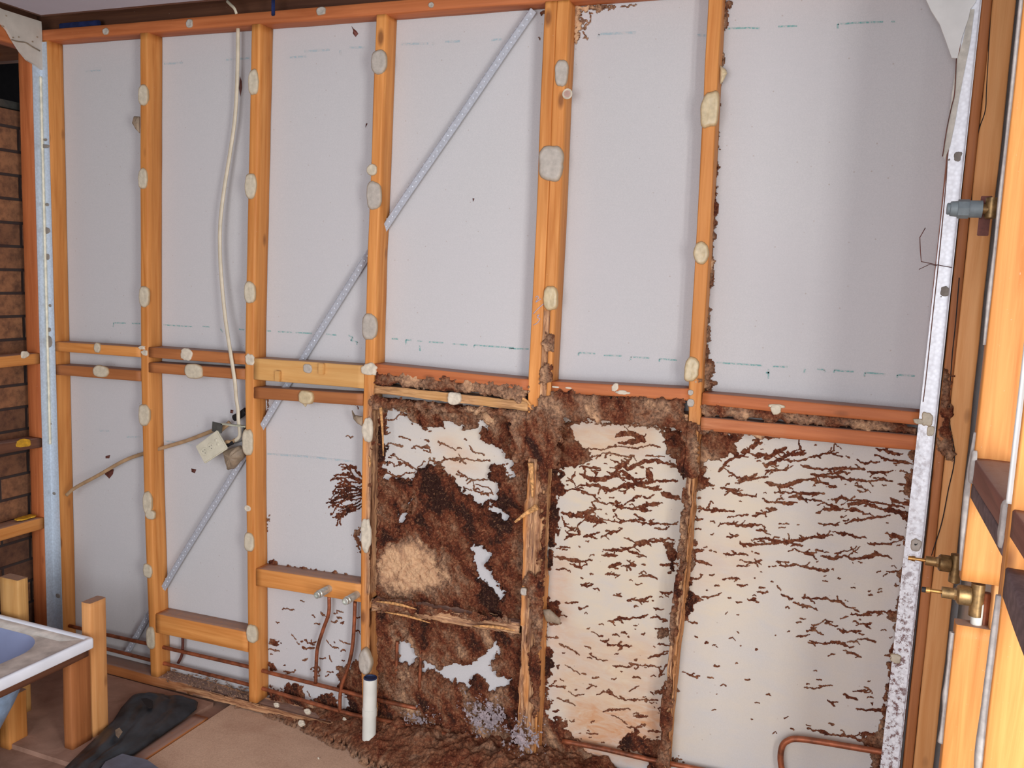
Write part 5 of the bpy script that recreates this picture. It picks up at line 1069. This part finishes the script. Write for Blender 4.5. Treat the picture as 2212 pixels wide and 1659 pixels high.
sheetpoly('plasterboard_remnant', [BF(x, y, -.010) for x, y in ((1990, -20), (2000, -2), (2012, 24), (2030, 52), (2044, 90), (2056, 125), (2068, 126), (2078, 80), (2092, 40), (2096, 20), (2108, 4), (2112, -20))], (0, 1, 0), .008, PLBB, 'bright white torn plasterboard remnant in the upper right corner')
sheetpoly('paper_strip', [BF(x, y, -.0065) for x, y in ((2096, 20), (2088, 50), (2080, 90), (2067, 128), (2058, 190), (2050, 250), (2037, 330), (2040, 345), (2052, 316), (2062, 270), (2072, 210), (2084, 150), (2096, 90), (2105, 20))], (0, 1, 0), .002, simple('torn_paper', (202, 198, 188), .8), 'long tapering strip of torn paper hanging on the right galvanised angle', 'paper strip')
for pts, lab in (([(2066, 126), (2062, 200), (2055, 232), (2045, 280), (2036, 338)], 'thin dark torn edge thread along the paper strip in the upper right'), ):
    tag(tube('torn_thread', [BF(x, y, -.012) for x, y in pts], .0011, COPPERD, None, 6), lab, 'thread')
tag(tube('sealant_bead', [BF(x, y, -.003) for x, y in ((2047, 324), (2043, 400), (2028, 560), (2014, 690), (2000, 820), (1994, 868))], .0012, simple('bead_brown', (110, 74, 62), .7), None, 6), 'thin brown bead down the left edge of the right galvanised angle', 'sealant bead')
# bent wire
tag(tube('bent_wire', [BF(x, y, Y) for x, y, Y in ((1999, 492, -.05), (1987, 513, -.05), (1988, 540, -.05), (1990, 565, -.05), (2024, 572, -.03), (2078, 582, -.004))], .0010, COPPERD, None, 6, 1, 1), 'thin bent wire sticking out across the right galvanised angle', 'wire')
tag(tube('bent_wire', [BF(x, y, Y) for x, y, Y in ((1985, 582, -.05), (2008, 571, -.045), (2024, 574, -.035))], .0008, COPPERD, None, 6, 1, 1), 'short thin wire offshoot below the longer bent wire', 'wire')

# ------------------------------------------------------------------ right frame, seen along its length
cs1 = tag(timber('wall_stud', [(3.006, -.034, FZ), (3.006, -.034, 2.40)], (1, 0, 0), (0, 1, 0), .022, .033, PINE['wz'], jit=.0014), 'thin dark packer beside the right galvanised angle', 'stud')
cs2 = tag(timber('wall_stud', [(3.029, -.030, FZ), (3.029, -.030, 2.40)], (1, 0, 0), (0, 1, 0), .048, .030, PINE['bz'], jit=.0014, nu=5), 'smooth orange corner stud behind the shower outlet and the taps', 'stud')
tube('split_line', [B(*q, 1, -.0305) for q in ((2140, 5), (2137, 80), (2131, 190), (2128, 240), (2112, 290), (2100, 380), (2098, 440))], .0011, BLACKT, cs2, 6)
tube('split_line', [B(*q, 1, -.0345) for q in ((2072, 600), (2064, 700), (2056, 780), (2050, 900), (2062, 985), (2048, 1060), (2034, 1130), (2012, 1200))], .0012, BLACKT, cs1, 6)
# a crusty mud patch on the packer
MR = Px(); MR.poly([(2032, 880), (2052, 850), (2054, 950), (2062, 1000), (2040, 990), (2030, 970)], 1, .6); MR.poly([(2030, 780), (2052, 800), (2050, 880), (2030, 880)], 1, .62); MR.blur(3)
relief('termite_mud', 3.006, 3.06, 1.0, 1.45, -.035, .002, MR, None, 'small grey brown mud crust beside the right galvanised angle, level with the noggins', .008)
YA = -.64; YBs = -1.08
sA_bot = [(3.02, YA, FZ), (3.02, YA, 1.005)]; 
rA1 = timber('wall_stud', [(WX, YA, 1.085), (WX, YA, 2.45)], (1, 0, 0), (0, 1, 0), .080, .035, PINE['oz'], nu=5)
tag(rA1, 'wide bright orange stud of the right frame above the notched tap', 'stud')
rA2 = timber('lower_body', [(WX, YA, FZ), (WX, YA, 1.0)], (1, 0, 0), (0, 1, 0), .080, .035, PINE['oz'], rA1, nu=5)
rA3 = timber('notch_web', [(WX + .055, YA + .002, .995), (WX + .055, YA + .002, 1.09)], (1, 0, 0), (0, 1, 0), .025, .033, PINE['bz'], rA1)
rB = tag(timber('wall_stud', [(WX, YBs, FZ), (WX, YBs, 2.45)], (1, 0, 0), (0, 1, 0), .08, .035, PINE['oz'], nu=5), 'nearest bright orange stud at the right border of the photo', 'stud')
tube('grey_sealant', [(WX - .001, YA + .012, z) for z in np.linspace(1.10, 1.36, 14)], .005, GREYP, rA1, 8, .8, 4, lambda t: .0075 * (.35 + math.sin(t * 3.1) * .8))
tube('grey_sealant', [(WX - .001, YA + .010, z) for z in np.linspace(1.52, 2.3, 24)], .004, GREYP, rA1, 8, .8, 4, lambda t: .0055 * (.6 + .5 * float(vn(t * 9, 1, 5))))
tube('grey_sealant', [(WX - .001, YA + .012, z) for z in np.linspace(.76, .98, 14)], .005, GREYP, rA1, 8, .8, 4, lambda t: .007 * (.5 + .8 * float(vn(t * 7, 1, 9))))
tube('grey_sealant', [(WX - .001, YBs + .012, z) for z in np.linspace(.75, 1.2, 24)], .006, GREYP, rB, 8, .8, 4, lambda t: .0075 * (.5 + .8 * float(vn(t * 6, 2, 6))))
tube('grey_sealant', [(WX - .001, YBs + .012, z) for z in np.linspace(1.33, 1.75, 20)], .006, PLBB, rB, 8, .8, 4)
f1 = B(2103, 985, 0, WX); f2 = B(2186, 1106, 0, WX)
rn1 = tag(timber('noggin', [(WX, YBs + .036, f2[2] - .046), (WX, YA - .001, f1[2] - .046)], (1, 0, 0), (0, 0, 1), .075, .044, PINE['vy'], jit=.0012), 'dark brown dusty noggin of the right frame, higher of the two', 'noggin')
timber('lower_strip', [(WX + .001, YBs + .036, f2[2] - .077), (WX + .001, YA - .001, f1[2] - .077)], (1, 0, 0), (0, 0, 1), .05, .030, VIOL, rn1)
blob('grey_sealant', (WX, YA - .006, f1[2] - .018), (0, 1, 0), (0, 0, 1), (-1, 0, 0), .012, .030, .006, GREYP, rn1, 8)
blob('grey_sealant', (WX, YBs + .055, f2[2] - .030), (0, 1, 0), (0, 0, 1), (-1, 0, 0), .012, .034, .005, GREYP, rn1, 9)
g1 = B(2190, 1250, 0, WX); 
rn2 = tag(timber('noggin', [(WX, -1.75, 1.16), (WX, YBs - .001, 1.20)], (1, 0, 0), (0, 0, 1), .075, .044, VIOL), 'lower dark noggin of the right frame at the right border', 'noggin')
rn3 = tag(timber('noggin', [(WX, -1.75, 1.30), (WX, YBs - .001, 1.285)], (1, 0, 0), (0, 0, 1), .075, .040, PINE['vy']), 'upper dark noggin at the right border, touching the nearest stud', 'noggin')

# shower outlet and two tap bodies
def fitting(name, tip, base, parts, label, cat, Yf):
    tip, base = np.array(tip), np.array(base); ax = tip - base; L = np.linalg.norm(ax); root = empty(name, tuple(base)); tag(root, label, cat)
    for (nm, prof, mat, seg) in parts:
        adopt(lathe(nm, base, ax, [(a * L, r) for a, r in prof], mat, None, seg), root)
    return root, ax / L, L
Ys = -.25
b0 = B(2128, 452, 1, Ys); t0 = B(2045, 451, 1, Ys)
sh, ax_, L_ = fitting('shower_outlet', t0, b0, [('end_cap', [(.88, .0125), (.98, .0125), (1.0, .011), (1.0, 0)], PVCG, 24), ('nose', [(.70, .017), (.90, .016), (.915, .014)], PVCG, 24), ('hex_nut', [(.42, .0205), (.71, .0205), (.72, .018)], PVCG, 8), ('sleeve', [(.08, .0185), (.42, .0185), (.43, .0195)], PVCG, 24), ('brass_neck', [(-.22, .011), (.10, .011)], BRASS, 16)], 'grey plastic capped shower outlet jutting out near the top of the right angle', 'shower outlet', Ys)
adopt(lathe('elbow', b0 - ax_ * .002 * 0 + np.array([.012, 0, .012]), (0, 0, -1), [(-.012, .013), (.03, .013), (.032, .009)], BRASS, None), sh)
adopt(mbox('backing_tag', (b0[0] - .008, b0[0] + .014, Ys + .02, Ys + .026, b0[2] - .055, b0[2] + .03), COPPERD, None, .001), sh)
def tap(tipx, by, bx, Y, label, k=1.0):
    tip = B(tipx, by[0], 1, Y); base = B(bx, by[1], 1, Y)
    r, ax_, L_ = fitting('tap_body', tip, base, [('spindle_tip', [(.92, .0052), (1.0, .0052), (1.0, 0)], BLACKT if k > .9 else BRASSB, 12), ('spline', [(.84, .0062), (.92, .0062)], BRASSB, 12), ('spindle', [(.58, .0038), (.85, .0038)], BRASSB, 12), ('bonnet', [(.36, .0105), (.60, .0105), (.605, .0045)], BRASS, 20), ('hex_shoulder', [(.30, .0125), (.37, .0110)], BRASS, 6), ('body', [(.02, .0165), (.06, .0185), (.27, .0185), (.31, .0150)], BRASS, 24)], label, 'tap', Y)
    adopt(lathe('tee', base + np.array([.008, 0, .014 * k]), (0, 0, -1), [(-.012, .012), (.05, .012), (.052, .008)], BRASS, None), r)
    return r
tap(1991, (1273, 1288), 2100, YA + .02, 'lower brass tap body sitting in the notch of the wide bright stud')
tap(1962, (1205, 1219), 2056, -.30, 'upper brass tap body jutting over the right galvanised angle', .8)
tag(tube('pvc_conduit', [(WX + .035, YA + .02, .98), (WX + .035, YA + .02, 1.04)], .010, PVC, None, 12), 'short white pipe in the notch below the lower tap', 'pipe')
tag(tube('copper_pipe', [(WX + .049, YA + .028, .9), (WX + .049, YA + .028, 1.06)], .008, COPPER, None, 12), 'copper pipe in the notch beside the short white pipe', 'pipe')

# ------------------------------------------------------------------ bath in the left foreground
RZ = .400; bx1 = .618; by1 = -.382
root = empty('bathtub', (.1, -.9, FZ)); tag(root, 'white bath with dusty rim and thick white edge at the lower left', 'bathtub')
x0b, y0b = -.16, -1.75
def rrect(x0, x1, y0, y1, r, n=8):
    pts = []
    for (cx_, cy_, a0) in ((x1 - r, y1 - r, 0), (x0 + r, y1 - r, 90), (x0 + r, y0 + r, 180), (x1 - r, y0 + r, 270)):
        for k in range(n + 1):
            a = math.radians(a0 + 90 * k / n); pts.append((cx_ + r * math.cos(a), cy_ + r * math.sin(a)))
    return pts
def loftrings(name, rings, mat, cap=True):
    n = len(rings[0]); V = [p for r_ in rings for p in r_]; F = []
    for i in range(len(rings) - 1):
        for j in range(n): k = (j + 1) % n; F.append((i * n + j, i * n + k, (i + 1) * n + k, (i + 1) * n + j))
    if cap: F.append(tuple((len(rings) - 1) * n + j for j in range(n)))
    return mk(name, V, F, mat, None, True)
ring = lambda o_, z, r_: [(x, y, z) for x, y in rrect(x0b + o_, bx1 - o_, y0b + o_, by1 - o_, r_)]
ri = lambda o_, ob, z, r_: [(x, y, z) for x, y in rrect(x0b + .09 + o_, bx1 - .115 - o_, y0b + .15 + o_, by1 - .06 - o_ - ob, r_)]
adopt(loftrings('rim_lip', [ring(.005, RZ - .032, .012), ring(.001, RZ - .031, .012), ring(0, RZ - .029, .012), ring(0, RZ - .004, .012), ring(.002, RZ + .001, .012), ring(.006, RZ + .003, .012), ring(.016, RZ + .001, .012), ring(.018, RZ - .004, .012)], ENAMEL, False), root)
adopt(loftrings('rim_deck', [ring(.017, RZ - .004, .012), ring(.06, RZ - .005, .03), ri(-.02, 0, RZ - .005, .10), ri(0, 0, RZ - .010, .12)], RIMD, False), root)
adopt(loftrings('basin', [ri(0, 0, RZ - .010, .12), ri(.012, 0, RZ - .04, .12), ri(.035, .04, RZ - .18, .12), ri(.06, .08, RZ - .28, .11), ri(.11, .14, RZ - .32, .08), ri(.2, .2, RZ - .325, .03)], ENAMEL_SHADE, True), root)
so = adopt(loftrings('outer_shell', [ri(-.012, 0, RZ - .016, .12), ri(.0, 0, RZ - .05, .12), ri(.02, .04, RZ - .18, .12), ri(.045, .08, RZ - .29, .11), ri(.10, .13, RZ - .335, .08)], simple('bath_shell_blue', (150, 176, 206), .45, 0, .4), True), root)
adopt(timber('support_frame', [(bx1 - .04, -1.7, RZ - .062), (bx1 - .04, by1 - .01, RZ - .062)], (1, 0, 0), (0, 0, 1), .022, .034, PINE['dy']), root)
pz = BF(200, 1300, -.36)[2]
tag(timber('support_post', [(.540, -.361, FZ), (.538, -.361, .498)], (1, 0, 0), (0, 1, 0), .038, .066, PINE['bz'], jit=.0012), 'taller upright pine block at the corner of the bath', 'post')
tag(timber('support_post', [(.545, -.445, FZ), (.545, -.445, RZ - .03)], (1, 0, 0), (0, 1, 0), .036, .078, PINE['wz'], jit=.0012), 'shorter dark post under the rim, nearest the bath corner', 'post')
tag(timber('support_post', [(.335, -.51, FZ - .016), (.335, -.51, .20)], (1, 0, 0), (0, 1, 0), .045, .07, PINE['oz'], jit=.0012), 'orange post under the bath rim at the left border', 'post')
q0 = BF(0, 1262, -.33); q1 = BF(52, 1250, -.33)
tag(timber('support_post', [(q1[0] - .085, -.355, FZ), (q1[0] - .085, -.355, q1[2])], (1, 0, 0), (0, 1, 0), .085, .04, PINE['pz'], jit=.0012), 'pale post top showing behind the back rim of the bath', 'post')

# black plastic membrane on the floor, crumpled
le = [(100, 1700), (140, 1659), (200, 1600), (245, 1556), (262, 1528), (285, 1503), (296, 1500)]; re_ = [(190, 1700), (232, 1650), (290, 1630), (345, 1592), (400, 1553), (425, 1532), (428, 1517)]
NU, NV = 40, 60; V = []; F = []
for j in range(NV + 1):
    t = j / NV * (len(le) - 1); i = min(int(t), len(le) - 2); f_ = t - i
    a = np.array(le[i]) * (1 - f_) + np.array(le[i + 1]) * f_; b = np.array(re_[i]) * (1 - f_) + np.array(re_[i + 1]) * f_
    for k in range(NU + 1):
        s = k / NU; p = a * (1 - s) + b * s; w3 = B(p[0], p[1], 2, FZ + .012)
        hgt = math.sin(math.pi * s) ** .5 * (.010 + .028 * float(fbm(s * 4 + .3 * j / NV, j / NV * 5, 77, 3)) + .012 * abs(math.sin(s * 9 + j / NV * 5)))
        w3 = w3 + (CAM - w3) / np.linalg.norm(CAM - w3) * hgt * .5; w3[2] += hgt * .5; w3[2] = max(w3[2], FZ + .003); V.append(w3)
for j in range(NV):
    for k in range(NU):
        q_ = j * (NU + 1) + k; F.append((q_, q_ + 1, q_ + NU + 2, q_ + NU + 1))
pm = mk('plastic_membrane', V, F, BLACK, None, True); sd_ = pm.modifiers.new('t', 'SOLIDIFY'); sd_.thickness = .0015
tag(pm, 'crumpled black plastic membrane lying on the floor beside the posts', 'plastic sheet')
for pts, m_, nm in (([(304, 1510), (317, 1509), (330, 1515), (330, 1530), (322, 1532), (312, 1522)], BLACKT, 'hole'), ([(249, 1578), (258, 1573), (265, 1582), (256, 1596), (250, 1590)], MORT, 'scuff')):
    vv = [B(x, y, 2, FZ + .047) for x, y in pts]; mk(nm, vv + [p + np.array([0, 0, .002]) for p in vv], [tuple(range(len(vv), 2 * len(vv)))], m_, pm, False)
tag(mk('torn_tile', *(lambda q4: ([p for p in q4] + [p - np.array([0, 0, .012]) for p in q4], [(0, 1, 2, 3, 4), (9, 8, 7, 6, 5)] + [(i, (i + 1) % 5, 5 + (i + 1) % 5, 5 + i) for i in range(5)]))([B(x, y, 2, FZ + .03) for x, y in ((190, 1700), (228, 1645), (264, 1628), (318, 1641), (400, 1700))]), SLATE, None, False), 'slate blue flat sheet on the floor at the bottom border, touching the black membrane', 'sheet')
